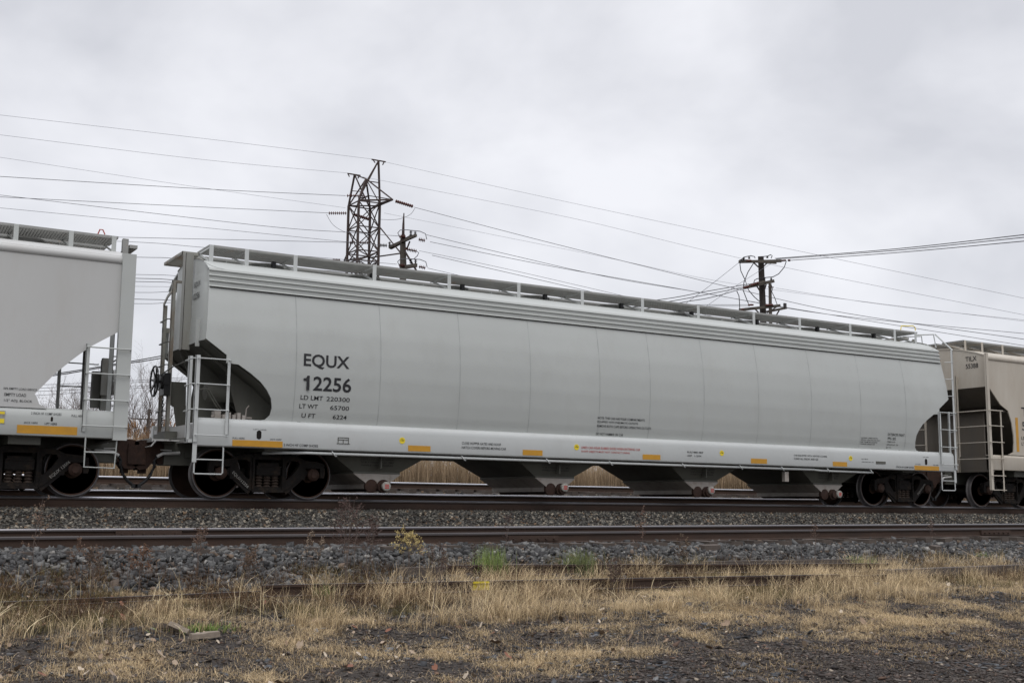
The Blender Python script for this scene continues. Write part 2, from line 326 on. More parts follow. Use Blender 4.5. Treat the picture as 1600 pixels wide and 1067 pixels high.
P = scatter(-4, 70, 3.0, 8.9, 40); stones('rear_ballast', P, rng.uniform(.018,.035,len(P)), 1, BRN, [3,5,1.5,.5,2], 'crushed stone between the tracks behind the train')
# gravel pad and slate chips in the foreground
def gravel_mask(x, y):   # 1 = bare gravel, 0 = grassy
    e = -10.8+.16*(x-2)+ (vnoise(x,y,2.0,21)-.5)*2.4
    return np.clip((e-y)/.5+.5, 0, 1)
P = scatter(-7, 18, -13.6, -5.6, 1900, lambda x,y: .5+.5*gravel_mask(x,y)); stones('slate_chips', P, rng.gamma(1.6,.0052,len(P))+.003, .5, [(.063,.046,.037),(.032,.024,.020),(.095,.079,.068),(.26,.215,.165),(.12,.068,.044)], [5,5,2.5,.35,.5], 'dark slate chips and cinders on the foreground lot', .4, 'oct')
P = scatter(-7, 18, -12.9, -6.2, 70, lambda x,y: np.clip(vnoise(x,y,1.2,31)*3-1.2,0,1)); stones('slate_pieces', P, rng.uniform(.015,.045,len(P)), .35, [(.070,.074,.080),(.045,.047,.052),(.13,.13,.13),(.08,.066,.056)], [4,4,1.2,2], 'flat grey slate pieces scattered through the weeds', .5)
# ------------------------------------------------------------------ the hopper cars
SY = [1.38,1.42,1.6,1.9,2.3,2.7,3.1,3.5,3.79]; SV = [.15,.14,.09,.05,.02,.02,.05,.12,.185]
def sideY(z): return float(np.interp(z, SY, SV))
OZ = [1.405,1.43,1.51,1.65,1.81,1.96,2.10,2.24,2.385,2.40,2.54,2.81,3.8]
OX = [1.80,1.92,2.00,2.02,1.99,1.90,1.77,1.58,1.34,1.12,1.12,.73,.79]
XM, HW = 10.66, 1.59    # middle of the car, half width (track centre at Y=1.59)
def mir(x, e): return x if e == 0 else 2*XM-x
def fy(y, far): return 3.18-y if far else y
def truck_part(parent, xc, yc, lbl=None, side_txt=None, right=False):
    t = MB(); # bolster across + axle boxes
    t.box((xc-.2,yc-1.05,.42),(xc+.2,yc+1.05,.66)); t.box((xc-.3,yc-.35,.6),(xc+.3,yc+.35,.84))
    tr = t.build('truck', M['dark'], parent, loc=(xc-wpos(parent).x, yc-wpos(parent).y, .45-wpos(parent).z))
    if lbl: tr['label'] = lbl
    half = [(-1.12,.50),(-1.10,.66),(-.98,.70),(-.72,.72),(-.55,.80),(0,.82)]
    outer = half+[(-x,z) for x,z in half[::-1][1:]]+[(1.10,.40),(1.02,.40),(1.02,.58),(.72,.58),(.72,.36),(.62,.36),(.36,.17),(.25,.12),(-.25,.12),(-.36,.17),(-.62,.36),(-.72,.36),(-.72,.58),(-1.02,.58),(-1.02,.40),(-1.10,.40)]
    win = [(-.25,.22),(-.27,.72),(.27,.72),(.25,.22)]
    h1 = [(-.35,.36),(-.35,.66),(-.42,.71),(-.58,.70),(-.61,.64),(-.52,.50),(-.40,.37)]; h2 = [(-x,z) for x,z in h1[::-1]]
    for sgn in (-1, 1):
        yf = yc+sgn*.98; mb = MB()
        mb.plate([(xc+x,z) for x,z in outer], [[(xc+x,z) for x,z in w] for w in (win,h1,h2)], yf-.07, yf+.07)
        mb.box((xc-.30,yf-.10,.12),(xc+.30,yf+.10,.17)); mb.box((xc-.29,yf-.09,.76),(xc+.29,yf+.09,.83))
        for s2 in (-1,1):
            mb.box((xc+s2*.285-.02,yf-.10,.18),(xc+s2*.285+.02,yf+.10,.76))
            mb.bar((xc+s2*.30,yf-.02,.16),(xc+s2*.74,yf-.02,.55),.20,.06, up=(0,1,0))
        mb.build('side_frame', M['dark'], tr)
        mb = MB(); mb.box((xc-.23,yf-.09,.44),(xc+.23,yf+.09,.60)); mb.box((xc-.24,yf-.11,.585),(xc+.24,yf+.11,.60)); mb.plate([(xc-.22,.60),(xc+.22,.60),(xc+.12,.66),(xc-.12,.66)], (), yf-.06, yf+.06)
        mb.build('bolster_end', M['dark'], tr)
        for k in (-1,0,1):
            mb = MB(); pr = []
            for j in range(11): pr.append((.076 if j%2 == 0 else .045, .175+.26*j/10))
            mb.lathe((xc+k*.157, yf, 0), pr, 'z', 14); mb.build('spring', M['spring'], tr)
        for a in (-.889, .889):
            mb = MB(); mb.lathe((xc+a, yc+sgn*.98, .457), [(.0,sgn*.13),(.06,sgn*.13),(.075,sgn*.11),(.10,sgn*.10),(.115,sgn*.08),(.115,-sgn*.06)], 'y', 24); mb.build('bearing_cap', M['cap'], tr, smooth=35)
    for a in (-.889, .889):
        for sgn in (-1, 1):
            yi = yc+sgn*.735; c = (xc+a, yi, .457); o1 = sgn*.045
            mb = MB(); mb.lathe(c, [(.0,o1*1.3),(.10,o1*1.3),(.14,o1*.9),(.20,o1*.25),(.33,o1*.3),(.395,o1*.8),(.43,o1*1.1),(.435,-o1*.8),(.33,-o1*1.2),(.18,-o1*1.2),(.0,-o1*1.5)], 'y', 44)
            wh = mb.build('wheel', M['wheel'], tr, smooth=50)
            mb = MB(); mb.lathe(c, [(.425,o1*.9),(.432,o1*1.15),(.448,o1*1.15),(.4545,o1*.95),(.4575,-o1*1.0),(.482,-o1*1.4),(.482,-o1*1.9),(.43,-o1*2),(.425,-o1*1.2),(.425,o1*.9)], 'y', 56)
            mb.build('rim', M['rim'], wh, smooth=40)
        mb = MB(); mb.lathe((xc+a, yc, .457), [(.075,-.7),(.075,.7)], 'y', 14); mb.build('axle', M['dark'], tr, smooth=40)
    for a in (-.40, .40):     # brake beams and shoes
        mb = MB(); mb.bar((xc+a,yc-.75,.42),(xc+a,yc+.75,.42),.08)
        for sgn in (-1,1): mb.box((xc+a-.03,yc+sgn*.735-.04,.28),(xc+a+.04,yc+sgn*.735+.04,.56))
        mb.build('brake_beam', M['dark'], tr)
    if side_txt:
        s2 = 1 if right else -1
        def place(u, v):
            a = Vector((xc+s2*.36, 0, .20)); b = Vector((xc+s2*.80, 0, .60)); 
            if s2 < 0: a, b = b, a
            d = (b-a); n = Vector((-d.z, 0, d.x)).normalized(); p = a+d*u+n*(v-.045)
            return (p.x, yc-.98-.073, p.z)
        text(side_txt, .30, .98, .01, .07, None, M['white'], tr, 'frame_number', place=place)
    return tr
def coupler(parent, F, xs, s, yc=1.59):       # F = pulling face, xs = where the shank enters the sill, s = +1 when the car lies at larger X
    mb = MB(); mb.box((xs+s*.02,yc-.13,.70),(F+s*.25,yc+.13,.96)); mb.box((xs+s*.02,yc-.20,.62),(xs-s*.12,yc+.20,1.02))
    hd = [(F+s*.46,.72),(F+s*.44,.98),(F+s*.30,1.05),(F+s*.06,1.04),(F-s*.04,1.00),(F-s*.04,.58),(F+s*.06,.50),(F+s*.20,.52),(F+s*.28,.62)]
    mb.plate(hd, (), yc-.23, yc+.18); mb.box((F+s*.0,yc-.27,.60),(F+s*.16,yc-.10,.95)); mb.box((F+s*.10,yc-.10,.44),(F+s*.22,yc+.05,.56))
    mb.build('coupler', M['coup'], parent)
    g = Vector((F+s*.34, yc-.34, .74)); mid = Vector((F+s*.03, yc-.32, .20))
    pts = [g, g+Vector((-s*.04,0,-.08))]+[g.lerp(mid, t)+Vector((s*.06*math.sin(math.pi*t),0,-.06*math.sin(math.pi*t))) for t in (.25,.5,.75,1)]
    mb = MB(); mb.tube(pts, .028, 8); mb.box(mid-Vector((.05,.03,.03)), mid+Vector((.05,.03,.04))); h = mb.build('brake_hose', M['hose'], parent, smooth=40)
    mb = MB(); mb.tube([g+Vector((s*.42,.02,.08)), g+Vector((s*.10,0,.06)), g], .032, 8); mb.bar(g+Vector((s*.26,0,.12)), g+Vector((s*.06,0,.13)), .03,.015); mb.build('angle_cock', M['paint_old'], h, smooth=50)
def ladder_rung(mb, a, b, out=(0,-.05,0), r=.011):
    a, b = Vector(a), Vector(b); o = Vector(out); mb.tube([a, a+o, a+o+(b-a)*.04, b+o-(b-a)*.04, b+o, b], r, 6)
def runboard(car, x0, x1, ya, yb, z, posts, base, far, mt='grate', pm='sill', name='running_board'):
    # x0..x1 grating between ya (outer) and yb (inner)
    mb = MB(); Y = lambda y: fy(y, far)
    mb.box((x0,Y(ya),z-.045),(x1,Y(ya+.006),z)); mb.box((x0,Y(yb-.006),z-.045),(x1,Y(yb),z)); mb.box((x0,Y(ya),z-.045),(x0+.008,Y(yb),z)); mb.box((x1-.008,Y(ya),z-.045),(x1,Y(yb),z))
    if not far:
        n = int((x1-x0)/.05)
        for i in range(n): xx = x0+.02+i*.05; mb.bar((xx,Y(ya),z-.02),(xx+.03,Y(yb),z-.02),.014,.036)
    else:
        n = int((x1-x0)/.05)
        for i in range(n): xx = x0+.02+i*.05; mb.bar((xx,Y(ya),z-.02),(xx+.03,Y(yb),z-.02),.014,.036)
    for k in range(1, 12): yy = ya+(yb-ya)*k/12; mb.box((x0,Y(yy)-.006,z-.04),(x1,Y(yy)+.006,z-.012))
    rb = mb.build(name, M[mt], car)
    for xp in posts:
        mb = MB(); mb.box((xp-.04,Y(ya-.008),base(ya)-.02),(xp+.04,Y(ya-.001),z-.002)); mb.box((xp-.04,Y(ya),z-.07),(xp-.034,Y(yb),z-.046)); mb.bar((xp-.037,Y(ya+.03),base(ya)+.02),(xp-.037,Y(yb-.1),z-.06),.006,.04)
        mb.build('bracket', M[pm], rb)
def roofz(y): y = min(y, 3.18-y); return float(np.interp(y, [.235,.40,.6,.8,1.05,1.3,1.59], [4.125,4.225,4.31,4.37,4.425,4.46,4.475]))
def arc_pts(): return [.235,.32,.40,.5,.6,.7,.8,.95,1.05,1.2,1.35,1.59]
car = empty('hopper_car', (XM, HW, 0), 'long light grey covered hopper car numbered 12256, whole in view between two others', 'hopper car', 'covered hopper cars of the train')
def row_loop(levels, far):
    k_ = .6 if far else 0; mb = MB(); cols = [0]+list(np.linspace(0,1,25)[1:-1])+[1]
    for lay, dy in ((0, 0.0), (1, .03)):
        for z in levels:
            xl = float(np.interp(z, OZ, OX)); xl = max(xl, 1.33) if far else xl; xr = 2*XM-xl
            for t in cols: mb.v.append((xl+(xr-xl)*t, fy(sideY(z)+dy, far), z))
    n = len(cols); m = len(levels)
    for lay in (0, 1):
        for i in range(m-1):
            for k in range(n-1):
                a = lay*n*m+i*n+k; mb.f.append((a,a+1,a+n+1,a+n) if lay == 0 else (a+n,a+n+1,a+1,a))
    o = n*m
    for i in range(m-1):
        for k in (0, n-1): a = i*n+k; mb.f.append((a,a+n,o+a+n,o+a))
    for k in range(n-1):
        for i in (0, m-1): a = i*n+k; mb.f.append((a,a+1,o+a+1,o+a))
    return mb
LV = sorted(set([round(v,3) for v in list(np.linspace(1.405,3.79,26))+OZ if v <= 3.79]))
body = None
for far in (False, True):
    o = row_loop(LV, far).build('side_sheet', M['paint'], car, smooth=30)
    body = body or o
    mb = MB(); bt = .79   # the ridged band under the eave
    pr = [(.185,3.785),(.20,3.80),(.218,3.815),(.218,3.875),(.19,3.893),(.205,3.905),(.235,3.92),(.235,3.975),(.207,3.993),(.222,4.005),(.25,4.02),(.25,4.075),(.225,4.09),(.232,4.105),(.245,4.13),(.29,4.13),(.29,3.785)]
    mb.extrude([(fy(a,far)-(0 if not far else 0)-(.02 if not far else -.02), b) for a, b in pr], bt if not far else 1.35, 2*XM-(bt if not far else 1.35)); mb.build('ridged_top_band', M['paint'], car, smooth=35)
    mb = MB(); sp = [(.17,1.412),(.11,1.410),(.06,1.395),(.025,1.365),(.006,1.32),(0,1.27),(0,.945),(.008,.92),(.03,.905),(.16,.90),(.16,.93),(.17,1.412)][:-1]
    mb.extrude([(fy(a,far), b) for a, b in sp], .645, 20.675); sl = mb.build('side_sill', M['sill'], car, smooth=30)
    if not far: near_sill = sl
# roof
mb = MB(); ys = arc_pts(); prof = [(y, roofz(y)) for y in ys]+[(3.18-y, roofz(y)) for y in ys[::-1][1:]]
mb.extrude(prof+[(p[0], p[1]-.03) for p in prof[::-1]], .79, 2*XM-.79); mb.build('roof', M['paint'], car, smooth=30)
# seam ribbons on the side
zz = np.linspace(1.42, 3.78, 14); M['seam'] = mat('weld_seam', (.34,.355,.345), .6, 0, .2, 3)
for xs_ in (2.43,4.14,5.88,7.54,9.3,10.66,12.2,13.86,15.57,17.27,18.92):
    mb = MB()
    for a, b in zip(zz[:-1], zz[1:]): mb.add([(xs_-.006,sideY(a)-.003,a),(xs_+.006,sideY(a)-.003,a),(xs_+.006,sideY(b)-.003,b),(xs_-.006,sideY(b)-.003,b)], [(0,1,2,3)])
    mb.build('weld_seam', M['seam'], car)
mb = MB(); mb.box((.80,.150,3.772),(20.5,.2,3.785)); mb.build('dark_strip', M['dark'], car)  # thin dark line along the bottom of the ridged band
# hatch trough on the roof
for k in range(9):
    xh = 2.3+k*2.09; mb = MB(); mb.lathe((xh,1.59,4.46), [(.34,0),(.34,.05),(.38,.06),(.38,.09),(.30,.11),(0,.115)], 'z', 24); h = mb.build('hatch', M['grate'], car, smooth=35)
    
    for ya_ in (1.04, 2.05): mb = MB(); mb.box((xh-.035,ya_,4.44),(xh+.035,ya_+.09,4.56)); mb.build('hatch_lock', M['brakeblack'], h)
PX = [.98,1.66,2.63,4.3,6.0,7.7,9.36,11.04,12.7,14.46,16.0,17.8,19.48,20.3]
runboard(car, .94, 20.38, .78, 1.56, 4.68, PX, roofz, False)
runboard(car, .94, 20.38, .78, 1.30, 4.68, PX, roofz, True)
# end crossover platforms
for e in (0, 1):
    mb = MB(); xa, xb = mir(.60, e), mir(.92, e); 
    mb.box((xa,1.35,4.56),(xb,1.36,4.62)); mb.box((xa,2.64,4.56),(xb,2.65,4.62)); mb.box((mir(.60,e),1.35,4.56),(mir(.61,e),2.65,4.62)); mb.box((mir(.91,e),1.35,4.56),(mir(.92,e),2.65,4.62))
    for k in range(26): mb.bar((xa,1.37+k*.05,4.60),(xb,1.37+k*.05,4.60),.008,.03)
    for k in range(10): mb.bar((xa+(xb-xa)*k/10,1.36,4.58),(xa+(xb-xa)*k/10,2.64,4.58),.008,.012)
    mb.build('crossover_platform', M['rustpaint'], car)
# ends
def endx(z): return float(np.interp(z, [2.81,4.13,4.5],[.73,.79,.80]))
RC = [(.0,.30),(.03,.17),(.09,.08),(.18,.02),(.30,0)]   # (dy from side, dx back)
for e in (0, 1):
    mb = MB(); zs = [2.81,3.1,3.4,3.7,3.9,4.12]; pl = [(a,b) for a,b in RC]
    def prow(z):
        x0 = endx(z); s = sideY(min(z,3.79)) if z < 3.8 else .235; L_ = [(mir(x0+b,e), s+a) for a,b in pl]; return L_+[(mir(x0,e), y) for y in (.6,.8,1.05,1.3,1.59,1.88,2.13,2.30)]+[(mir(x0+b,e), 3.18-s-a) for a,b in ((.62,.01),(.45,.05),(.30,.13),(.17,.24),(.07,.40),(0,.62))]
    rows = [[(x,y,z) for x,y in prow(z)] for z in zs]; n = len(rows[0])
    rows.append([(x,y,max(4.125,roofz(y)+.012)) for x,y in prow(4.12)])
    for i in range(len(rows)-1): mb.add(rows[i]+rows[i+1], [(k,k+1,n+k+1,n+k) for k in range(n-1)])
    mb.build('end_wall', M['paint'], car, smooth=35)
    mb = MB(); rim = [(x,y,max(4.125,roofz(y)+.02)) for x,y in prow(4.12)]; mb.tube(rim[5:-5], .013, 5); mb.build('roof_end_rim', M['endgrime'], car)
    # slope sheet: outer edges follow the side cut-out, inset a little
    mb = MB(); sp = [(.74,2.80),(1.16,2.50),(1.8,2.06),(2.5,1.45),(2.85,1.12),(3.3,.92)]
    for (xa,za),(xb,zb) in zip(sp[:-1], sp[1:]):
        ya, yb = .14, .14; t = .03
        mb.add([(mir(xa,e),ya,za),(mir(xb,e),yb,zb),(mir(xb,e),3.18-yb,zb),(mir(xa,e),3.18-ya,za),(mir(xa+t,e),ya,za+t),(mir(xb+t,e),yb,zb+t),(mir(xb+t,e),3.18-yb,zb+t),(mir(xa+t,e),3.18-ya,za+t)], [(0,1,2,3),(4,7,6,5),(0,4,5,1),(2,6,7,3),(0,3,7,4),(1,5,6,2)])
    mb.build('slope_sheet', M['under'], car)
    # inner bulkhead between slope sheet and sill, ribs beneath the slope
    for yy in (.62, 2.56):
        mb = MB(); mb.plate([(mir(x,e),z) for x,z in ((.72,2.80),(.80,2.70),(1.30,2.30),(1.55,1.5),(1.62,1.2),(2.6,1.2),(2.5,1.45),(1.8,2.04),(1.16,2.48))], (), yy-.012, yy+.012)
        mb.build('gusset', M['under'], car)
    mb = MB(); mb.plate([(mir(x,e),z) for x,z in ((.74,2.78),(1.10,2.50),(1.40,2.28),(1.60,1.42),(.95,1.42),(1.05,2.1))], (), 1.58-.22, 1.58-.19); mb.plate([(mir(x,e),z) for x,z in ((.74,2.78),(1.10,2.50),(1.40,2.28),(1.60,1.42),(.95,1.42),(1.05,2.1))], (), 1.58+.19, 1.58+.22); mb.build('centre_gusset', M['under'], car)
    # centre post on the end wall
    mb = MB(); zb_ = 2.72; mb.box((mir(.60,e),1.10,zb_),(mir(.75,e),1.115,4.54)); mb.box((mir(.595,e),1.10,zb_),(mir(.61,e),1.26,4.54)); mb.build('end_post', M['endgrime'], car)
    for yy in (.50, 2.60):
        mb = MB(); mb.box((mir(.68,e),yy-.02,2.72),(mir(.75,e),yy+.02,3.22)); mb.build('stiffener', M['paint'], car)
    # end sill, stub centre sill, bolster
    mb = MB(); mb.box((mir(.66,e),.03,1.00),(mir(.78,e),3.15,1.30)); mb.box((mir(.66,e),.10,1.30),(mir(2.1,e),3.08,1.318)); mb.build('end_sill', M['paint_old'], car)
    mb = MB(); mb.box((mir(.44,e),1.33,.60),(mir(4.0,e),1.85,1.22)); mb.box((mir(1.95,e),.2,.86),(mir(2.4,e),2.98,1.22)); mb.box((mir(.40,e),1.2,.98),(mir(.56,e),1.98,1.18)); mb.box((mir(.62,e),1.325,.66),(mir(1.0,e),1.33,.72)); mb.box((mir(.8,e),1.29,.74),(mir(1.05,e),1.33,.84)); mb.build('draft_sill', M['under'], car)
    coupler(car, mir(-.05,e), mir(.46,e), 1 if e == 0 else -1)
    truck_part(car, 2.157 if e == 0 else 19.37, 1.59, 'dark truck with EQUX 12256 stencilled on its side frame', 'EQUX12256', right=(e == 1))
    # corner ladders (side and end) and steps, on both sides
    for far in ((False,) if e == 0 else (False, True)):
        Y = lambda y: fy(y, far)
        lad = MB(); X = lambda x: mir(x, e)
        top = 2.50 if e == 0 or far else 4.13
        lad.box((X(.56),Y(-.03),.97),(X(.635),Y(-.022),top)); lad.box((X(.56),Y(-.03),.97),(X(.568),Y(.02),top))
        lad.box((X(1.13),Y(-.03),1.12),(X(1.19),Y(-.022),2.46)); lad.box((X(1.182),Y(-.03),1.12),(X(1.19),Y(.02),2.46))
        lad.box((X(.50),Y(.18),.98),(X(.508),Y(.26),2.50)); lad.box((X(.50),Y(.18),.98),(X(.56),Y(.188),2.50)); lad.box((X(.50),Y(.012),.96),(X(.70),Y(.26),1.02))
        L_ = lad.build('ladder', M['sill'], car)
        for z in (2.44,1.99,1.54,1.09):
            mb = MB(); ladder_rung(mb, (X(.60),Y(-.03),z), (X(1.16),Y(-.03),z), (0,-.06 if not far else .06,0)); mb.build('rung', M['sill'], L_)
            if z > 1.2: mb = MB(); ladder_rung(mb, (X(.50),Y(.22),z-.03), (X(.57),Y(-.02),z), ((-.06 if e == 0 else .06),0,0)); mb.build('rung', M['sill'], L_)
        if top > 3:
            for z in (2.9,3.35,3.8): mb = MB(); ladder_rung(mb, (X(.60),Y(-.02),z), (X(.72),Y(.12),z), (0,-.03 if not far else .03,0)); mb.build('rung', M['sill'], L_)
        mb = MB(); mb.tube([(X(1.11),Y(.05),.93),(X(1.13),Y(.02),.88),(X(1.13),Y(.02),.44),(X(1.11),Y(.02),.42),(X(.64),Y(.02),.42),(X(.62),Y(.02),.44),(X(.62),Y(.02),.95)], .014, 6); mb.tube([(X(.62),Y(.02),.67),(X(1.13),Y(.02),.67)], .012, 6)
        mb.box((X(.575),Y(0),.62),(X(.65),Y(.02),.98)); mb.build('stirrup_step', M['sill'], car)
# far-corner end ladder, brake wheel and gear at the left end
def lad_end(x, y0, y1, z0, z1, e):
    X = lambda v: mir(v, e); lad = MB()
    for y, zt in ((y1, z1-.42), (y0, z1)):
        lad.box((X(x),y-.035,z0),(X(x+.008),y+.035,zt)); lad.box((X(x),y-.035,z0),(X(x+.07),y-.028,zt))
    lad.bar((X(x),y1,z1-.42),(X(x),(y0+y1)/2,z1-.28),.06,.02,up=(1,0,0)); lad.bar((X(x),(y0+y1)/2,z1-.28),(X(x),y0,z1-.22),.06,.02,up=(1,0,0))
    lad.box((X(x),y0-.02,z1-.05),(X(.80),y0+.02,z1)); lad.box((X(x),y1-.02,3.2),(X(.95),y1+.02,3.3))
    L_ = lad.build('end_ladder', M['rustpaint'], car)
    z = z0+.18
    while z < z1-.4:
        mb = MB(); ladder_rung(mb, (X(x),y0,z), (X(x),y1,z), ((-.05 if e == 0 else .05),0,0)); mb.build('rung', M['under'], L_); z += .44
lad_end(.60, 1.96, 2.52, 1.02, 4.16, 0)
g = pxy(241, 595.5, 1.95); gx = g.x; gyy, gzz = 1.95, g.z
mb = MB()
rr = .285
ring = [(gx, gyy+rr*math.cos(t), gzz+rr*math.sin(t)) for t in np.linspace(0, 2*math.pi, 33)]; mb.tube(ring, .018, 8)
for k in range(7):
    t = 2*math.pi*k/7+.2; mb.tube([(gx+.03, gyy+.05*math.cos(t), gzz+.05*math.sin(t)), (gx, gyy+rr*math.cos(t), gzz+rr*math.sin(t))], .018, 6, .014)
mb.lathe((gx+.03,gyy,gzz), [(.0,-.04),(.07,-.03),(.07,.03),(.03,.04),(.03,.18)], 'x', 16); bw = mb.build('brake_wheel', M['brakeblack'], car, smooth=40)
mb = MB(); mb.box((gx+.15,gyy-.14,gzz-.26),(gx+.27,gyy+.14,gzz+.16)); mb.lathe((gx+.10,gyy,gzz), [(.14,0),(.14,.06)], 'x', 20); mb.box((gx+.13,gyy-.17,gzz-.06),(gx+.24,gyy+.17,gzz+.10)); mb.build('brake_gearbox', M['brakeblack'], car, smooth=35)
mb = MB()
for k in range(11):
    zc = gzz-.28-k*.055; pts = [((gx+.18)+(.018*math.cos(t) if k%2 else 0), gyy+(0 if k%2 else .018*math.cos(t)), zc+.036*math.sin(t)) for t in np.linspace(0,2*math.pi,9)]; mb.tube(pts, .007, 5)
mb.build('brake_chain', M['brakeblack'], car)
mb = MB(); mb.plate([(gx+.30,gzz+.02),(gx+.62,gzz+.02),(gx+.66,1.05),(gx+.52,1.05),(gx+.40,1.72),(gx+.30,1.78)], (), gyy+.05, gyy+.065); mb.build('brake_stand', M['under'], car)
mb = MB(); mb.box((.14,1.0,1.02),(.62,2.7,1.05)); mb.box((.12,1.0,1.0),(.14,2.7,1.07)); mb.tube([(.18,.95,1.02),(.10,.95,.92),(.10,1.6,.90)], .014, 6); mb.build('brake_step', M['paint_old'], car)
mb = MB(); mb.tube([(.50,.22,2.42),(.44,1.0,2.38),(.46,2.1,2.30)], .012, 6); mb.build('grab_iron', M['under'], car); mb = MB(); mb.tube([(.50,.2,1.04),(.44,1.1,1.06)], .012, 6); mb.build('grab_iron', M['under'], car)
# end grab and pipes over the left truck
mb = MB()
for dx in (0, .07): mb.tube([pxy(x, y, .55) for x, y in ((311+dx*60,609),(318+dx*60,607),(323+dx*60,610),(333+dx*60,627),(346+dx*60,646))], .014, 6)
mb.build('air_pipe', M['under'], car, smooth=True)
mb = MB(); mb.box((1.05,.35,1.42),(1.16,.55,1.56))
for k in range(5): mb.box((1.18+.09*k,.30,1.41),(1.24+.09*k,.50,1.50+.04*(k%2)))
mb.tube([(1.0,.4,1.46),(1.75,.4,1.46)], .02, 6); mb.tube([(1.62,.35,1.44),(1.62,.33,1.62),(1.66,.3,1.68)], .012, 6); mb.build('valve_block', M['outlet'], car)
mb = MB(); mb.lathe((1.35,.9,1.95), [(0,-.35),(.16,-.33),(.18,-.25),(.18,.25),(.16,.33),(0,.35)], 'x', 24); mb.build('air_reservoir', M['under'], car, smooth=40)
# train line pipe under the sill
mb = MB(); mb.tube([(2.0,.45,.83),(2.35,.16,.84),(2.7,.06,.845),(10,.06,.845),(15.6,.06,.845)], .028, 8); mb.tube([(15.6,.08,.85),(15.9,.08,.83),(17.68,.08,.82)], .026, 8)
for x in (3.25,6.0,8.0,9.6,11.6,13.3,14.6,16.1,17.6): mb.tube([(x-.05,.06,.90),(x-.05,.01,.87),(x,.01,.80),(x+.05,.05,.80)], .012, 5)
mb.build('train_line_pipe', M['sill'], car, smooth=True)
mb = MB(); mb.box((14.72,.10,.55),(14.84,.2,.78)); mb.build('retainer_plate', M['outlet'], car)
# hoppers with pneumatic outlets
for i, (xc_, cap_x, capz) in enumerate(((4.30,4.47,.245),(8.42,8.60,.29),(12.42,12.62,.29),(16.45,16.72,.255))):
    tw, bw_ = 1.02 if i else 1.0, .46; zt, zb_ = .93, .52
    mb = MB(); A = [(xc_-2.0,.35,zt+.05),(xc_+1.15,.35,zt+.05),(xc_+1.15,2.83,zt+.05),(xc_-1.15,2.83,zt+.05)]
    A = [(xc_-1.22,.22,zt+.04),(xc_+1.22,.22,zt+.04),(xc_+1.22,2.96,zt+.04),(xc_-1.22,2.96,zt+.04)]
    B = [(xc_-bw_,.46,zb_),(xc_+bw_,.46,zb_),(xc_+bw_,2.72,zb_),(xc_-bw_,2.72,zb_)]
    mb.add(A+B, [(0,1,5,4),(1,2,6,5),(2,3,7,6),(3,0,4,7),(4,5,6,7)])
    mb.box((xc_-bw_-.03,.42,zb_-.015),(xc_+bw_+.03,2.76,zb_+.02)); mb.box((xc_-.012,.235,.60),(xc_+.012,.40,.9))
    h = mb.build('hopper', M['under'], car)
    mb = MB(); A = [(xc_-.50,.43,zb_-.015),(xc_+.50,.43,zb_-.015),(xc_+.50,2.75,zb_-.015),(xc_-.50,2.75,zb_-.015)]; B = [(xc_-.17,.47,.30),(xc_+.20,.47,.30),(xc_+.20,2.71,.30),(xc_-.17,2.71,.30)]
    mb.add(A+B, [(0,1,5,4),(1,2,6,5),(2,3,7,6),(3,0,4,7),(4,5,6,7)]); mb.plate([(xc_-.50,zb_-.02),(xc_+.50,zb_-.02),(xc_+.22,.30),(xc_-.20,.30)], (), .40, .41); mb.box((xc_-.19,.45,.22),(xc_+.2,2.73,.31)); mb.box((xc_-.01,.42,.3),(xc_+.005,.44,.5)); mb.build('outlet', M['outlet'], car)
    mb = MB(); mb.lathe((xc_+.12,.30,.27), [(.10,2.5),(.10,.15),(.125,.15),(.125,.05),(.09,.05),(.09,-.02)], 'y', 20); mb.lathe((xc_-.12,.50,.27), [(.10,0),(.13,-.03),(.13,-.10),(.08,-.12),(0,-.12)], 'y', 18); mb.build('outlet_tube', M['coup'], car, smooth=40)
    mb = MB(); mb.lathe((cap_x-.04,.24,capz+.02), [(0,-.012),(.07,-.012),(.088,0),(.09,.05),(0,.05)], 'y', 24); c = mb.build('outlet_cap', M['white'], car, smooth=40)
    mb = MB(); 
    for r_ in range(3): mb.box((cap_x-.085,.226,capz-.02+r_*.03),(cap_x+.005,.2275,capz+.0+r_*.03))
    mb.build('cap_label', M['red'], c)
    for r_, s_ in enumerate(('SHIPPER TO CLOSE OUTLET','TO BE ATTENDED AT ALL TIMES','WHILE UNLOADING')):
        vv = lambda X, Z: (X, .22+(.97-Z)/(.97-.52)*.24-.008, Z)
        text(s_, xc_-.40+.02*r_, xc_+.32, .76-.055*r_, .79-.055*r_, None, M['black'], h, 'hopper_text', place=vv)
# ---- lettering on the body
for s_, a, b, c, d in (('EQUX',2.575,3.49,2.405,2.68),('2256',2.78,3.545,2.0,2.27),('LD LMT',2.55,2.99,1.825,1.905),('220300',3.06,3.53,1.825,1.905),('LT WT',2.54,2.90,1.665,1.745),('65700',3.15,3.53,1.665,1.745),('U FT',2.60,2.87,1.495,1.575),('6224',3.22,3.50,1.495,1.575)):
    text(s_, a, b, c, d, sideY, M['black'], car, 'reporting_mark' if c > 1.95 else 'weight_stencil', bold=(c > 1.95))
mb = MB(); mb.plate([(2.645,2.0),(2.70,2.0),(2.70,2.27),(2.66,2.27),(2.635,2.225),(2.585,2.215),(2.585,2.175),(2.645,2.18)], (), .012, .02); mb.build('reporting_mark', M['black'], car)
for r_, (s_, w) in enumerate((('NOTE: THIS CAR HAS FOUR COMPARTMENTS',1.26),('EQUIPPED WITH PNEUMATIC OUTLETS',1.08),('REMOVE BOTH CAPS BEFORE OPERATING OUTLETS',1.45),('',0),('DO NOT HAMMER ON CAR',.72))):
    if s_: text(s_, 9.27, 9.27+w, 1.775-r_*.085, 1.825-r_*.085, sideY, M['black'], car, 'note_stencil')
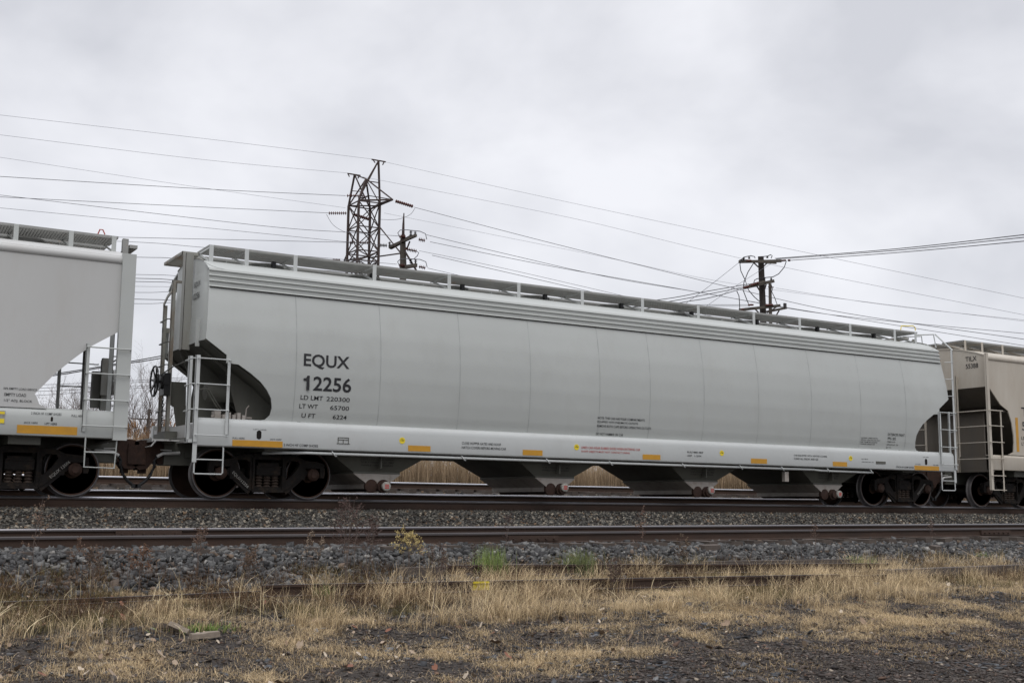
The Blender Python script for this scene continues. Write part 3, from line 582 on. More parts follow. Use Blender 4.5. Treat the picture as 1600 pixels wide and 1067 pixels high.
for r_, s_ in enumerate(('EXTERIOR PAINT','PPG 202')): text(s_, 18.26, 18.26+(.62 if r_ == 0 else .30), 1.765-r_*.10, 1.83-r_*.10, sideY, M['black'], car, 'paint_stencil')
for r_, s_ in enumerate(('PRIMER 02-09','APPLIED AT  TX','BY T1')): text(s_, 18.25, 18.25+(.30,.42,.18)[r_], 1.60-r_*.075, 1.63-r_*.075, sideY, M['black'], car, 'paint_stencil')
for r_, s_ in enumerate(('LADING LINED WITH','SPECIAL COATING DO NOT','USE STEAM OR CAUSTIC','CLEANER INSIDE CAR')): text(s_, 17.30, 17.30+(.60,.70,.60,.52)[r_], 1.665-r_*.05, 1.695-r_*.05, sideY, M['black'], car, 'lining_stencil')
s0 = lambda z: 0.0
for s_, a, b, z, h_ in (('LIFT HERE',1.66,1.90,1.225,.018),('PULL HERE',1.28,1.50,1.05,.03),('JACK HERE',1.97,2.19,1.05,.03),('2 INCH HF COMP SHOES',2.235,2.90,.955,.045),('JACK HERE',19.16,19.36,1.05,.03),('PULL HERE',19.85,20.05,1.05,.03),('LIFT HERE',19.47,19.68,1.25,.02),('2 INCH HF COMP SHOES',18.44,19.10,.96,.045)):
    text(s_, a, b, z, z+h_, s0, M['black'], car, 'sill_stencil')
for r_, (s_, w) in enumerate((('CLOSE HOPPER GATES AND ROOF',.90),('HATCH COVERS BEFORE MOVING CAR',1.02))): text(s_, 5.93, 5.93+w, 1.115-r_*.085, 1.165-r_*.085, s0, M['black'], car, 'sill_stencil')
for r_, (s_, w) in enumerate((('LINED CAR-WEAR RUBBER SHOES WHEN ENTERING CAR',1.55),('SHARP OBJECTS MUST NOT CONTACT LINING',1.27))): text(s_, 8.80, 8.80+w, 1.125-r_*.085, 1.175-r_*.085, s0, M['red'], car, 'warning_stencil')
for r_, (s_, w) in enumerate((('RULE 88B2 MSP',.46),('ARP   1-2034',.40))): text(s_, 11.67, 11.67+w, 1.125-r_*.08, 1.165-r_*.08, s0, M['black'], car, 'rule_stencil')
for r_, (s_, w) in enumerate((('CAR EQUIPPED WITH VENTED COVERS',1.10),('CLEAR ALL SNOW AND ICE',.80))): text(s_, 14.92, 14.92+w, 1.145-r_*.075, 1.19-r_*.075, s0, M['black'], car, 'sill_stencil')
for r_, (s_, w) in enumerate((('BLT 08-09',.22),('TRK SPG D5  LH',.42))): text(s_, 17.21, 17.21+w, 1.135-r_*.07, 1.16-r_*.07, s0, M['black'], car, 'build_stencil')
def tape(parent, x0, x1, z0, z1, y=-.004):
    mb = MB(); mb.box((x0,y,z0),(x1,y+.003,z1)); return mb.build('reflective_tape', M['yellowr'], parent)
for a, b in ((1.28,2.215),(4.75,5.235),(7.35,7.83),(10.42,10.91),(13.56,14.06),(16.21,16.70),(19.13,20.07)): tape(car, a, b, *((.945, 1.055) if b-a < .9 else (.925, 1.035)))
for x, z in ((4.62,1.14),(8.68,1.15),(12.68,1.15),(16.83,1.15)):
    mb = MB(); mb.lathe((x,0,z), [(0,-.005),(.062,-.005),(.062,-.001)], 'y', 24); dc = mb.build('round_decal', M['yellow'], car)
    text('NO', x-.02, x+.02, z+.02, z+.04, lambda q: -.001, M['black'], dc, 'decal_text'); text('HUMP', x-.045, x+.045, z-.012, z+.012, lambda q: -.001, M['black'], dc, 'decal_text')
for x in (1.765, 19.58):
    mb = MB(); pts = [(x+.045*math.cos(t), 1.14+(.035 if math.sin(t) > 0 else -.035)+.045*math.sin(t)) for t in np.linspace(0.05, 2*math.pi-.05, 26)]; mb.plate(pts, (), -.004, -.001); mb.build('lifting_slot', M['dark'], car)
mb = MB(); mb.box((3.29,-.012,1.145),(3.51,-.002,1.155)); mb.box((3.27,-.012,1.035),(3.53,-.002,1.045)); mb.box((3.29,-.012,1.045),(3.30,-.002,1.145)); mb.box((3.50,-.012,1.045),(3.51,-.002,1.145)); mb.box((3.395,-.012,1.045),(3.402,-.002,1.11)); mb.box((3.29,-.012,1.105),(3.51,-.002,1.113)); mb.build('placard_holder', M['under'], car)
mb = MB(); mb.box((17.72,-.014,1.045),(18.06,-.002,1.105)); mb.build('tag_plate', M['under'], car)
ex = lambda X, Z: (endx(Z)-.006, X, Z)
text('EQUX', .68, 1.05, 3.86, 3.98, None, M['black'], car, 'end_mark', place=lambda u, z: (endx(z)-.012, 1.73-u, z)); text('12256', .66, 1.07, 3.64, 3.76, None, M['black'], car, 'end_mark', place=lambda u, z: (endx(z)-.012, 1.73-u, z))
mb = MB(); mb.tube([(19.75,.80,4.69),(19.78,.80,4.80),(20.25,.80,4.84),(20.33,.80,4.80),(20.33,.80,4.72)], .013, 6); mb.build('yellow_handhold', M['yellow'], car)
mb = MB(); mb.tube([(20.35,.80,4.60),(20.75,.55,4.62),(20.77,.5,4.25)], .02, 6); mb.tube([(20.35,1.25,4.60),(20.75,.95,4.62),(20.77,.93,4.25)], .02, 6); mb.tube([(20.75,.5,4.62),(20.80,-.0,4.13)], .02, 6); mb.build('end_handrail', M['sill'], car)
# ---- the neighbouring cars (another builder: plain sides, half-round eave, full-height corner posts)
def other_car(x0, s, label, P1, P2, outline, txt, trk_dx):
    Lc = 17.6; X = lambda d: x0+s*d
    c = empty('hopper_car', (X(Lc/2), 1.59, 0), label, 'hopper car', 'covered hopper cars of the train')
    yS = lambda z: .03
    def ox(z): return float(np.interp(z, [p[1] for p in outline], [p[0] for p in outline]))
    zs = sorted(set([1.43]+[p[1] for p in outline]+list(np.linspace(1.43,4.0,14))))
    for far in (False, True):
        mb = MB(); cols = np.linspace(0,1,9)
        for i, z in enumerate(zs):
            for t in cols: a = ox(z); mb.v.append((X(a+(Lc-2*a)*t), fy(.03,far), z))
        n = 9
        for i in range(len(zs)-1):
            for k in range(n-1): a = i*n+k; mb.f.append((a,a+1,a+n+1,a+n))
        m0 = len(mb.v); base = list(mb.v)
        for v in base: mb.v.append((v[0], v[1]+(.03 if not far else -.03), v[2]))
        mb.f += [tuple(q+m0 for q in f[::-1]) for f in list(mb.f)]
        for i in range(len(zs)-1):
            for k in (0, n-1): a = i*n+k; mb.f.append((a,a+n,m0+a+n,m0+a))
        for k in range(n-1): mb.f.append((k,k+1,m0+k+1,m0+k))
        mb.build('side_sheet', M[P1], c)
        mb = MB(); pr = [(.05,3.95)]+[(.055-.06*math.sin(t), 4.04-.075*math.cos(t)) for t in np.linspace(0,math.pi,9)]+[(.09,4.12),(.09,3.95)]
        mb.extrude([(fy(a,far),b) for a,b in pr], X(.12), X(Lc-.12)); mb.build('eave_tube', M[P1], c, smooth=35)
        mb = MB(); sp = [(.17,1.44),(.05,1.435),(.015,1.41),(0,1.38),(0,1.36),(0,1.05),(.01,1.03),(.16,1.03)]; sp = [(a, b-(0 if s < 0 else .03)) for a,b in sp]
        if s < 0: sp = [(.17,1.45),(.11,1.445),(.05,1.42),(.01,1.36),(0,1.28),(0,1.0),(.01,.98),(.16,.97)]
        mb.extrude([(fy(a,far),b) for a,b in sp], X(.10), X(Lc-.10)); mb.build('side_sill', M[P2], c, smooth=30)
    rz = lambda y: float(np.interp(min(y,3.18-y), [.05,.4,.78,1.2,1.59], [4.12,4.24,4.34,4.42,4.45]))
    mb = MB(); yy = [.05,.25,.4,.6,.78,1.0,1.2,1.4,1.59]; prof = [(y,rz(y)) for y in yy]+[(3.18-y,rz(y)) for y in yy[::-1][1:]]
    mb.extrude(prof+[(p[0],p[1]-.03) for p in prof[::-1]], X(.12), X(Lc-.12)); mb.build('roof', M[P1], c, smooth=30)
    posts = [X(d) for d in (.22,.95,1.85,2.9,4.1,5.6,7.2)]
    for far in (False, True): runboard(c, min(X(.15),X(Lc-.2)), max(X(.15),X(Lc-.2)), .78, 1.50, 4.62, posts, rz, far, pm=P2)
    for k in range(6):
        xh = X(1.6+2.6*k); mb = MB(); mb.lathe((xh,1.59,4.43), [(.34,0),(.34,.05),(.38,.06),(.38,.09),(0,.115)], 'z', 20); mb.build('hatch', M['grate'], c, smooth=35)
    for e in (0, 1):
        XX = (lambda d: X(d)) if e == 0 else (lambda d: X(Lc-d))
        mb = MB(); n = len(prof); bz = outline[-3][1] if False else 2.85 if s < 0 else 3.26
        top = [(XX(.14), y, z) for y, z in prof]; bot = [(XX(.14), y, bz) for y, z in prof]; mb.add(top+bot+[(XX(.17), v[1], v[2]) for v in top+bot], [(k,k+1,n+k+1,n+k) for k in range(n-1)]+[(2*n+k+1,2*n+k,3*n+k,3*n+k+1) for k in range(n-1)])
        mb.build('end_wall', M[P1], c)
        mb = MB(); sp = [(.15,bz)]+[(p[0]+.12, p[1]) for p in outline[::-1] if p[1] < bz-.1 and p[1] > 2.2]+[(1.9,1.62),(2.6,1.0)]
        for (xa,za),(xb,zb) in zip(sp[:-1],sp[1:]): mb.add([(XX(xa),.08,za),(XX(xb),.08,zb),(XX(xb),3.1,zb),(XX(xa),3.1,za),(XX(xa+.03),.08,za+.03),(XX(xb+.03),.08,zb+.03),(XX(xb+.03),3.1,zb+.03),(XX(xa+.03),3.1,za+.03)], [(0,1,2,3),(4,7,6,5),(0,4,5,1),(2,6,7,3),(0,3,7,4),(1,5,6,2)])
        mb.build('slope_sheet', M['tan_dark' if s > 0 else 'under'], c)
        for far in (False, True):
            Y = lambda y: fy(y, far) if not (far and s < 0 and e == 0) else 2.42-y; mb = MB(); zb_ = .95 if s < 0 else .46; w = .23 if s < 0 else .10
            w0 = 0
            if far and s < 0 and e == 0: w0, w = .20, .31
            mb.box((XX(w0),Y(-.035),zb_),(XX(w),Y(-.025),4.16)); mb.box((XX(w-.01),Y(-.03),zb_),(XX(w),Y(.06),4.16)); mb.box((XX(w0),Y(-.03),zb_),(XX(w0+.01),Y(.03),4.16)); mb.build('corner_post', M['under' if w0 else P2], c)
            lx = .68 if s < 0 else .50; lad = MB(); lad.box((XX(lx),Y(-.03),(1.08 if s < 0 else .42)),(XX(lx+.06),Y(-.022),2.55 if s < 0 else 2.62)); lad.box((XX(lx+.052),Y(-.03),(1.08 if s < 0 else .42)),(XX(lx+.06),Y(.02),2.55 if s < 0 else 2.62)); L_ = lad.build('ladder', M[P2], c)
            for z in ((2.49,2.05,1.61,1.17) if s < 0 else (2.6,2.18,1.74,1.30,.84,.46)): mb = MB(); ladder_rung(mb, (XX(.02),Y(-.035),z), (XX(lx+.05),Y(-.03),z), (0,-.05 if not far else .05,0), .013); mb.build('rung', M[P2], L_)
            if s < 0:
                mb = MB(); mb.tube([(XX(.66),Y(.02),1.0),(XX(.66),Y(.02),.49),(XX(.17),Y(.02),.48),(XX(.15),Y(.02),.98)], .014, 6); mb.tube([(XX(.66),Y(.02),.74),(XX(.16),Y(.02),.74)], .012, 6); mb.build('stirrup_step', M[P2], c)
            if far and s < 0 and e == 0: continue
            mb = MB(); yy_ = 1.02
            mb.box((XX(.06),Y(yy_),.95),(XX(.14),Y(yy_+.012),3.62 if s > 0 else 2.9)); mb.box((XX(.06),Y(yy_),.95),(XX(.07),Y(yy_+.08),3.62 if s > 0 else 2.9)); L2 = mb.build('end_ladder', M[P2], c)
            for z in ((2.6,2.18,1.74,1.30) if s > 0 else (2.49,2.05,1.61,1.17)): mb = MB(); ladder_rung(mb, (XX(.05),Y(.02),z), (XX(.06),Y(yy_),z), (-s*.05 if e == 0 else s*.05,0,0), .012); mb.build('rung', M[P2], L2)
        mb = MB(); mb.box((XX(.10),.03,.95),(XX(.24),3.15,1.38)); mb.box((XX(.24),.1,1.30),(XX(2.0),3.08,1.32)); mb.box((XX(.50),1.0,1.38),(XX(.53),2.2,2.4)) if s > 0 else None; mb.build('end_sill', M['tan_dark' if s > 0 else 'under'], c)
        mb = MB(); mb.box((XX(-.16),1.33,.62),(XX(3.2),1.85,1.24)); mb.box((XX(trk_dx-.25),.2,.84),(XX(trk_dx+.25),2.98,1.24)); mb.box((XX(-.2),1.26,1.02),(XX(-.04),1.92,1.2)); mb.build('draft_sill', M['under'], c)
        if s > 0:
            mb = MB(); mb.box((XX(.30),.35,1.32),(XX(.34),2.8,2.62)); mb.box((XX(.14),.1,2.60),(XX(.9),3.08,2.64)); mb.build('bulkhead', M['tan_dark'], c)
        coupler(c, XX(-.51) if s < 0 else XX(-.75), XX(-.14), s if e == 0 else -s)
    lf = trk_dx
    truck_part(c, X(lf), 1.59, None, txt[0], right=(s < 0)); truck_part(c, X(Lc-lf), 1.59, None, None)
    for d in (4.6, 7.4, 10.2, 13.0):
        xc_ = X(d); mb = MB(); A = [(xc_-1.1,.22,1.0),(xc_+1.1,.22,1.0),(xc_+1.1,2.96,1.0),(xc_-1.1,2.96,1.0)]; B = [(xc_-.4,.7,.35),(xc_+.4,.7,.35),(xc_+.4,2.4,.35),(xc_-.4,2.4,.35)]; mb.add(A+B, [(0,1,5,4),(1,2,6,5),(2,3,7,6),(3,0,4,7),(4,5,6,7)]); mb.build('hopper', M['under'], c)
    return c
LO = [(1.30,1.43),(1.42,1.50),(1.46,1.60),(1.50,1.66),(1.20,2.02),(.93,2.28),(.68,2.50),(.14,2.85),(.12,4.0)]
lc = other_car(-.56, -1, 'grey hopper car at the left edge with EMPTY LOAD stencilled on its side', 'paint_old', 'paint', LO, ('EQUX 13506',), 1.583)
RO = [(.85,1.42),(1.08,1.5),(1.12,1.75),(1.12,1.97),(1.06,2.31),(.93,2.63),(.62,2.78),(.14,3.26),(.12,4.0)]
rc = other_car(22.12, 1, 'dusty tan hopper car at the right edge marked TILX 55388', 'tan', 'tan', RO, (None,), 1.55)
# left car details
L0 = lambda z: .03
for s_, a, b, z, h_ in (('50% EMPTY LOAD DEVICE',-2.54,-2.03,1.71,.035),('EMPTY LOAD',-2.52,-2.19,1.605,.05),('1/2" ADJ. BLOCK',-2.52,-2.09,1.505,.05)): text(s_, a, b, z, z+h_, L0, M['black'], lc, 'side_stencil')
for s_, a, b, z, h_ in (('2 INCH HF COMP SHOES',-2.10,-1.63,1.325,.04),('PULL HERE',-1.47,-1.27,1.315,.035),('JACK HERE',-2.20,-1.99,1.165,.035),('LIFT HERE',-1.88,-1.69,1.165,.035)): text(s_, a, b, z, z+h_, s0, M['black'], lc, 'sill_stencil')
tape(lc, -2.30, -1.365, 1.01, 1.145)
mb = MB(); mb.box((-2.66,-.006,1.15),(-2.49,-.002,1.36)); dc = mb.build('warning_decal', M['white'], lc)
mb = MB(); mb.box((-2.65,-.009,1.305),(-2.50,-.006,1.345)); mb.box((-2.65,-.009,1.16),(-2.50,-.006,1.23)); mb.build('decal_band', M['yellow'], dc)
mb = MB(); mb.plate([(-1.775+.018*math.cos(t),1.26+(.02 if math.sin(t)>0 else -.02)+.018*math.sin(t)) for t in np.linspace(.05,6.2,14)], (), -.004, -.001); mb.build('lifting_slot', M['dark'], lc)
mb = MB(); mb.box((-1.9,2.9,1.35),(-1.98,2.96,2.1)); mb.build('far_post', M['under'], lc)
for nm, bx in (('mounting_plate', ((160,562),(169,618))), ('support_bar', ((163.5,558),(167,640))), ('cover_plate', ((149,578),(161,636)))):
    p, q = pxy(*bx[0], 1.55+(.05 if nm == 'cover_plate' else 0)), pxy(*bx[1], 1.6); mb = MB(); dy = {'mounting_plate':0,'support_bar':.13,'cover_plate':.26}[nm]; mb.box((p.x,1.55+dy,p.z),(q.x,1.66+dy,q.z)); mb.build(nm, M['endgrime'], lc)
p = pxy(177, 597, 1.55); mb = MB(); mb.lathe((p.x-.06,1.6,p.z), [(0,0),(.20,.01),(.235,.04),(.235,.12),(.19,.16),(0,.18)], 'x', 24); mb.build('brake_cylinder', M['paint_old'], lc, smooth=35)
mb = MB(); mb.tube([pxy(168,566,1.6), pxy(176,566,1.6), pxy(191,556,1.6)], .015, 6); mb.build('release_rod', M['under'], lc)
mb = MB(); mb.tube([(-1.05,.85,4.63),(-1.02,.85,4.72),(-.97,.85,4.72),(-.93,.85,4.64)], .012, 5); mb.build('red_bracket', M['red'], lc)
mb = MB(); mb.box((-.62,.8,4.28),(-.52,.9,4.6)); mb.box((-.5,.8,4.44),(-.36,1.5,4.5)); mb.build('platform_bracket', M['grate'], lc)
# right car details
text('TILX', 0, .36, 4.00, 4.13, None, M['black'], rc, 'end_mark', place=lambda u, z: (22.12+.13, .72-u, z)); text('55388', 0, .40, 3.80, 3.93, None, M['black'], rc, 'end_mark', place=lambda u, z: (22.12+.13, .72-u, z))
tape(rc, 23.34, 23.45, 1.52, 2.46, y=.024)
for s_, a, b, z, h_ in (('TILX',23.62,24.6,2.5,.26),('55388',23.62,24.7,2.12,.24),('LD LMT 221900',23.56,24.7,1.86,.09),('LT WT 64100',23.56,24.5,1.70,.09)): text(s_, a, b, z, z+h_, L0, M['black'], rc, 'side_stencil')

# ------------------------------------------------------------------ lattice tower
def on_ground(v): return Vector((v.x, v.y, .1))
def C8(x, y, d): return px(480+x/5.3333, 230+y/5.3333, d)
def sk(mb, pts, w):
    for a, b in zip(pts[:-1], pts[1:]): mb.bar(a, b, w)
def insulators(parent, a, b, n=9, r=.14, m='insul'):
    a, b = Vector(a), Vector(b); d = b-a; L_ = d.length; q = d.to_track_quat('Z','Y'); mb = MB(); prof = [(.03,0)]
    for i in range(n): z = L_*(i+.3)/n; prof += [(.03,z),(r,z+.02),(r*.8,z+L_/n*.42),(.04,z+L_/n*.5)]
    prof.append((.03,L_)); t = MB(); t.lathe((0,0,0), prof, 'z', 10); mb.add([a+q@Vector(v) for v in t.v], t.f)
    return mb.build('insulator', M[m], parent, smooth=40)
L1, L2, L3, L4 = C8(345,490,93.6), C8(430,450,92.0), C8(525,512,94.6), C8(605,468,92.7)
ctr = (L1+L2+L3+L4)/4
tower = empty('lattice_tower', on_ground(ctr), 'rusty steel lattice pylon with two peaks rising above the middle car roof', 'pylon')
ztop = sum(p.z for p in (L1,L2,L3,L4))/4
cor = [Vector((p.x,p.y,ztop)) for p in (L1,L2,L4,L3)]
def lv(i, z):
    k = 0 if z > 17 else (17-z)*.045; p = cor[i]; return Vector((p.x+(p.x-ctr.x)*k, p.y+(p.y-ctr.y)*k, z))
for i in range(4):
    mb = MB(); sk(mb, [cor[i], lv(i,17), lv(i,.1)], .16); mb.build('leg', M['steel'], tower)
zs = [ztop, ztop-2.0, ztop-3.9, ztop-4.7, ztop-6.5, 14, 10, 5.5, .6]
for i in range(4):
    j = (i+1)%4; mb = MB()
    for za, zb in zip(zs[:-1], zs[1:]):
        mb.bar(lv(i,za), lv(j,zb), .07); mb.bar(lv(j,za), lv(i,zb), .07); mb.bar(lv(i,za), lv(j,za), .08)
    mb.build('lattice_face', M['steel'], tower)
PK1, PK2, AP, TIP = C8(395,230,93.4), C8(594,115,92.6), C8(490,265,93.2), C8(712,438,90.6)
mb = MB()
for q, w in ((cor[0],.12),(cor[3],.08),(C8(345,480,93.6),.07)): mb.bar(PK1, q, w)
mb.bar(PK1, C8(465,395,93), .07); mb.bar(PK1, AP, .09); mb.bar(C8(372,365,93.4), C8(465,372,93.2), .05); mb.bar(C8(335,220,93.4), C8(445,238,93.4), .09); mb.bar(C8(340,225,93.4), C8(352,248,93.4), .07); mb.bar(C8(435,238,93.4), C8(422,262,93.4), .07); mb.build('peak', M['steel'], tower)
mb = MB()
mb.bar(PK2, cor[2], .13); mb.bar(PK2, C8(430,430,92.2), .1); mb.bar(PK2, C8(470,330,93), .08); mb.bar(C8(512,285,93), C8(600,298,92.6), .07); mb.bar(C8(536,103,92.6), C8(655,124,92.6), .09); mb.bar(C8(548,106,92.6), C8(566,132,92.6), .07); mb.bar(C8(642,122,92.6), C8(628,150,92.6), .07); mb.build('peak', M['steel'], tower)
mb = MB()
for q, w in ((cor[1],.12),(C8(430,430,92),.1),(C8(345,490,93.6),.08),(cor[3],.12),(C8(512,410,94),.08),(C8(600,465,92.7),.07),(TIP,.09)): mb.bar(AP, q, w)
mb.build('apex_frame', M['steel'], tower)
mb = MB()
for q, w in ((cor[1],.10),(cor[2],.09),(cor[3],.11),(C8(512,405,94),.07),(C8(435,440,92),.08)): mb.bar(TIP, q, w)
LT = C8(300,500,95.5); mb.bar(cor[0], C8(515,405,94), .08); mb.bar(C8(430,430,92), C8(515,405,94), .08); mb.bar(cor[0], C8(600,490,92.7), .09)
mb.build('upper_crossarm', M['steel'], tower)
mb = MB(); T2 = C8(308,945,95.5); T3 = C8(860,745,90.5)
for q in (lv(0,ztop-3.9), lv(3,ztop-3.9), lv(1,ztop-4.7)): mb.bar(T2, q, .09)
mb.bar(lv(3,ztop-4.0), C8(780,885,91), .09); mb.bar(C8(600,665,92.7), C8(785,885,91), .06); mb.build('lower_crossarm', M['steel'], tower)
insulators(tower, C8(328,405,92.6), C8(482,407,92.8)); insulators(tower, C8(176,551,93), C8(328,551,93.4)); insulators(tower, C8(735,450,90.6), C8(882,495,90.0))
insulators(tower, C8(385,560,93), C8(515,602,92.5)); insulators(tower, C8(350,796,93), C8(508,796,93)); insulators(tower, C8(210,940,93), C8(275,942,93), 5)
# ------------------------------------------------------------------ timber poles
def dress(p, m, r=.03): pass
PD = 62
base = C8(800,975,PD); pole1 = empty('utility_pole', on_ground(base), 'timber pole with a steel spike top and brown insulators right beside the pylon', 'utility pole')
mb = MB(); mb.tube([Vector((base.x,base.y,.1)), base, C8(797,790,PD), C8(800,735,PD)], .20, 10, .13); mb.build('pole_shaft', M['pole'], pole1, smooth=50)
mb = MB(); mb.tube([C8(798,790,PD-.2), C8(802,640,PD-.2), C8(806,550,PD-.2)], .10, 6, .03); mb.build('steel_spike', M['steel'], pole1)
mb = MB(); mb.bar(C8(685,835,PD+.6), C8(908,735,PD-.9), .12,.14); mb.build('crossarm', M['pole'], pole1)
mb = MB(); mb.bar(C8(695,840,PD+.9), C8(870,745,PD-.5), .14,.16); mb.build('crossarm', M['pole'], pole1)
mb = MB(); mb.bar(C8(780,1005,PD), C8(908,985,PD-.9), .16,.18); mb.build('crossarm', M['pole'], pole1)
mb = MB(); mb.bar(C8(600,660,PD+1), C8(780,885,PD-.1), .05); mb.bar(C8(815,870,PD-.2), C8(908,1025,PD-.5), .09); mb.bar(C8(855,785,PD-.4), C8(830,850,PD-.3), .06); mb.build('brace', M['steel'], pole1)
for a, b, n in (((765,745),(820,745),4),((928,768),(982,780),4),((815,848),(912,868),7),((763,985),(815,988),4),((930,995),(985,1007),4)): insulators(pole1, C8(*a,PD-.3), C8(*b,PD-.3), n, .12)
insulators(pole1, C8(603,818,PD+.3), C8(665,820,PD+.3), 5, .12, 'insuldark')
for x, y in ((864,695),(900,703),(864,930),(903,935),(687,788)): insulators(pole1, C8(x,y,PD-.5), C8(x,y+42,PD-.5), 3, .10, 'insuldark')
for P in (((765,742),(755,715),(775,692),(830,690),(940,702),(985,722),(997,770)),((765,982),(753,955),(775,935),(830,930),(940,936),(988,955),(1000,1000)),((912,868),(930,880),(918,905),(885,935))):
    mb = MB(); mb.tube([C8(x,y,PD-.4) for x,y in P], .022, 5); mb.build('jumper_wire', M['wire'], pole1)
def C5(x, y, d): return px(1040+x/5.714, 350+y/5.714, d)
D2 = 52; b2 = C5(870,795,D2); pole2 = empty('utility_pole', on_ground(b2), 'dark timber pole with three crossarms and looping jumper wires, right of centre', 'utility pole')
mb = MB(); mb.tube([Vector((b2.x,b2.y,.1)), b2, C5(850,290,D2)], .16, 12, .13); mb.build('pole_shaft', M['poledark'], pole2, smooth=50)
for a, b, w in (((652,338),(1035,330),.10),((660,328),(990,346),.09),((700,570),(970,508),.11),((745,548),(892,512),.09),((655,768),(1025,728),.10),((900,785),(1082,748),.08)):
    mb = MB(); mb.bar(C5(*a,D2-.25), C5(*b,D2-.35), w, w*1.15); mb.build('crossarm', M['pole'], pole2)
for a, b in (((775,335),(828,385)),((915,340),(872,382)),((815,555),(838,592)),((898,540),(884,585)),((800,760),(830,790)),((1015,770),(990,812)),((1000,735),(905,795))): mb = MB(); mb.bar(C5(*a,D2-.3), C5(*b,D2-.25), .045); mb.build('brace', M['steel'], pole2)
mb = MB(); mb.box(C5(1060,705,D2-.4), C5(1071,750,D2-.3)); mb.build('arrester', M['insuldark'], pole2)
for x, y in ((698,296),(746,292),(908,284),(882,480),(943,480)): insulators(pole2, C5(x,y,D2-.3), C5(x,y+22,D2-.3), 2, .07, 'insuldark')
for a, b in (((1035,328),(1075,325)),((720,328),(765,326)),((735,722),(785,722)),((675,766),(700,764)),((690,572),(745,556)),((760,548),(830,522)),((890,725),(960,722)),((1090,325),(1112,325))): insulators(pole2, C5(*a,D2-.4), C5(*b,D2-.4), 4, .055)
for P in (((798,308),(796,292),(760,284),(700,296),(676,318),(664,360),(672,420),(710,500),(740,590),(790,650),(845,698)),((785,350),(735,430),(700,520),(692,590),(715,650),(740,712)),((1078,330),(1060,385),(1010,445),(960,472),(900,478),(820,488),(795,500),(788,525)),((635,598),(655,640),(660,700),(662,755)),((870,292),(908,288),(940,275),(952,285),(942,308))):
    mb = MB(); mb.tube([C5(x,y,D2-.35) for x,y in P], .02, 5); mb.build('jumper_wire', M['wiredark'], pole2)
D3 = 64; b3 = C5(936,800,D3); pole3 = empty('utility_pole', on_ground(b3), 'slim pale grey pole standing just behind the dark timber pole', 'utility pole')
mb = MB(); mb.tube([Vector((b3.x,b3.y,.1)), b3, C5(932,532,D3)], .10, 10, .085); mb.build('pole_shaft', M['pole'], pole3, smooth=50)
mb = MB(); mb.bar(C5(915,562,D3-.2), C5(965,566,D3-.2), .05); mb.build('bracket', M['steel'], pole3)
mb = MB(); mb.tube([C5(x,y,D3-.2) for x,y in ((945,545),(955,585),(948,605),(975,660),(1000,730))], .02, 5); mb.build('jumper_wire', M['wiredark'], pole3)
# ------------------------------------------------------------------ wires
def wire(label, pts, depths, r=.018, m='wire', ext=(0,0), name='power_line', grp='overhead wires'):
    n = len(pts); P = [px(p[0], p[1], depths[0]+(depths[1]-depths[0])*(p[0]-pts[0][0])/(pts[-1][0]-pts[0][0])) for p in pts]
    if ext[0]: d = (P[0]-P[1]); P = [P[0]+d*ext[0]]+P
    if ext[1]: d = (P[-1]-P[-2]); P = P+[P[-1]+d*ext[1]]
    Q = []
    for i in range(len(P)-1):           # smooth (Catmull-Rom)
        p0, p1, p2, p3 = P[max(i-1,0)], P[i], P[i+1], P[min(i+2,len(P)-1)]
        for k in range(6):
            t = k/6; Q.append(.5*((2*p1)+(p2-p0)*t+(2*p0-5*p1+4*p2-p3)*t*t+(3*p1-p0-3*p2+p3)*t**3))
    Q.append(P[-1]); mb = MB(); mb.tube(Q, r*.8, 5); o = mb.build(name, M[m], None); tag(o, label, 'power line', grp); return o
T = 93
wire('thin shield wire from the taller pylon peak to the left edge, highest wire at left', [(0,180),(320,217),(583,249)], (80,T), .016, 'wirepale', (.5,0))
wire('thin shield wire from the lower pylon peak to the left edge, second highest at left', [(0,211),(320,250),(547,271)], (80,T), .016, 'wirepale', (.5,0))
wire('thin pale wire crossing behind the darker one left of the pylon', [(0,246),(304,292),(540,325)], (84,98), .015, 'wirepale', (.5,0))
wire('dark conductor from the top insulator string on the pylon to the left edge', [(0,276),(328,296),(540,306)], (78,T), .026, 'wire', (.5,0))
wire('dark wire running from left edge down to the spiked timber pole', [(0,305),(400,352),(540,363),(623,369)], (62,64), .017, 'wire', (.5,0))
wire('conductor from the second insulator string on the pylon to the left edge', [(0,308),(280,322),(513,333)], (78,T), .024, 'wire', (.5,0))
wire('thin wire reaching the spiked timber pole above the left car roof', [(0,325),(320,356),(540,378),(600,384)], (62,64), .014, 'wire', (.5,0))
wire('conductor from the third insulator string on the pylon, passing over the left car', [(-60,366),(196,371),(546,379)], (76,T), .024, 'wire', (.5,0))
wire('wire skimming the left car roof towards the middle car', [(-80,368),(204,378),(320,387),(620,413)], (60,62), .015, 'wire', (.5,0))
for i, (ya, yb, lb) in enumerate(((402,406,'wire in the gap between the cars, level with the walkway ends'),(429,433,'upper of the three close wires seen between the cars'),(435,440,'middle of the three close wires seen between the cars'),(440,444,'lower of the three close wires seen between the cars'),(447.5,451,'faint wire under the three close wires between the cars'),(457,458,'level faint wire in the gap half way up the end ladder'),(467.5,472,'dark wire in the gap beside the end ladder'),(474.5,475,'lowest wire of the upper set in the gap between the cars'))):
    wire(lb, [(-60,ya-5),(214,ya),(300,yb),(620,yb+26)], (70,72), (.022,.018,.026,.024,.012,.018,.026,.018)[i], 'wire', (.4,0))
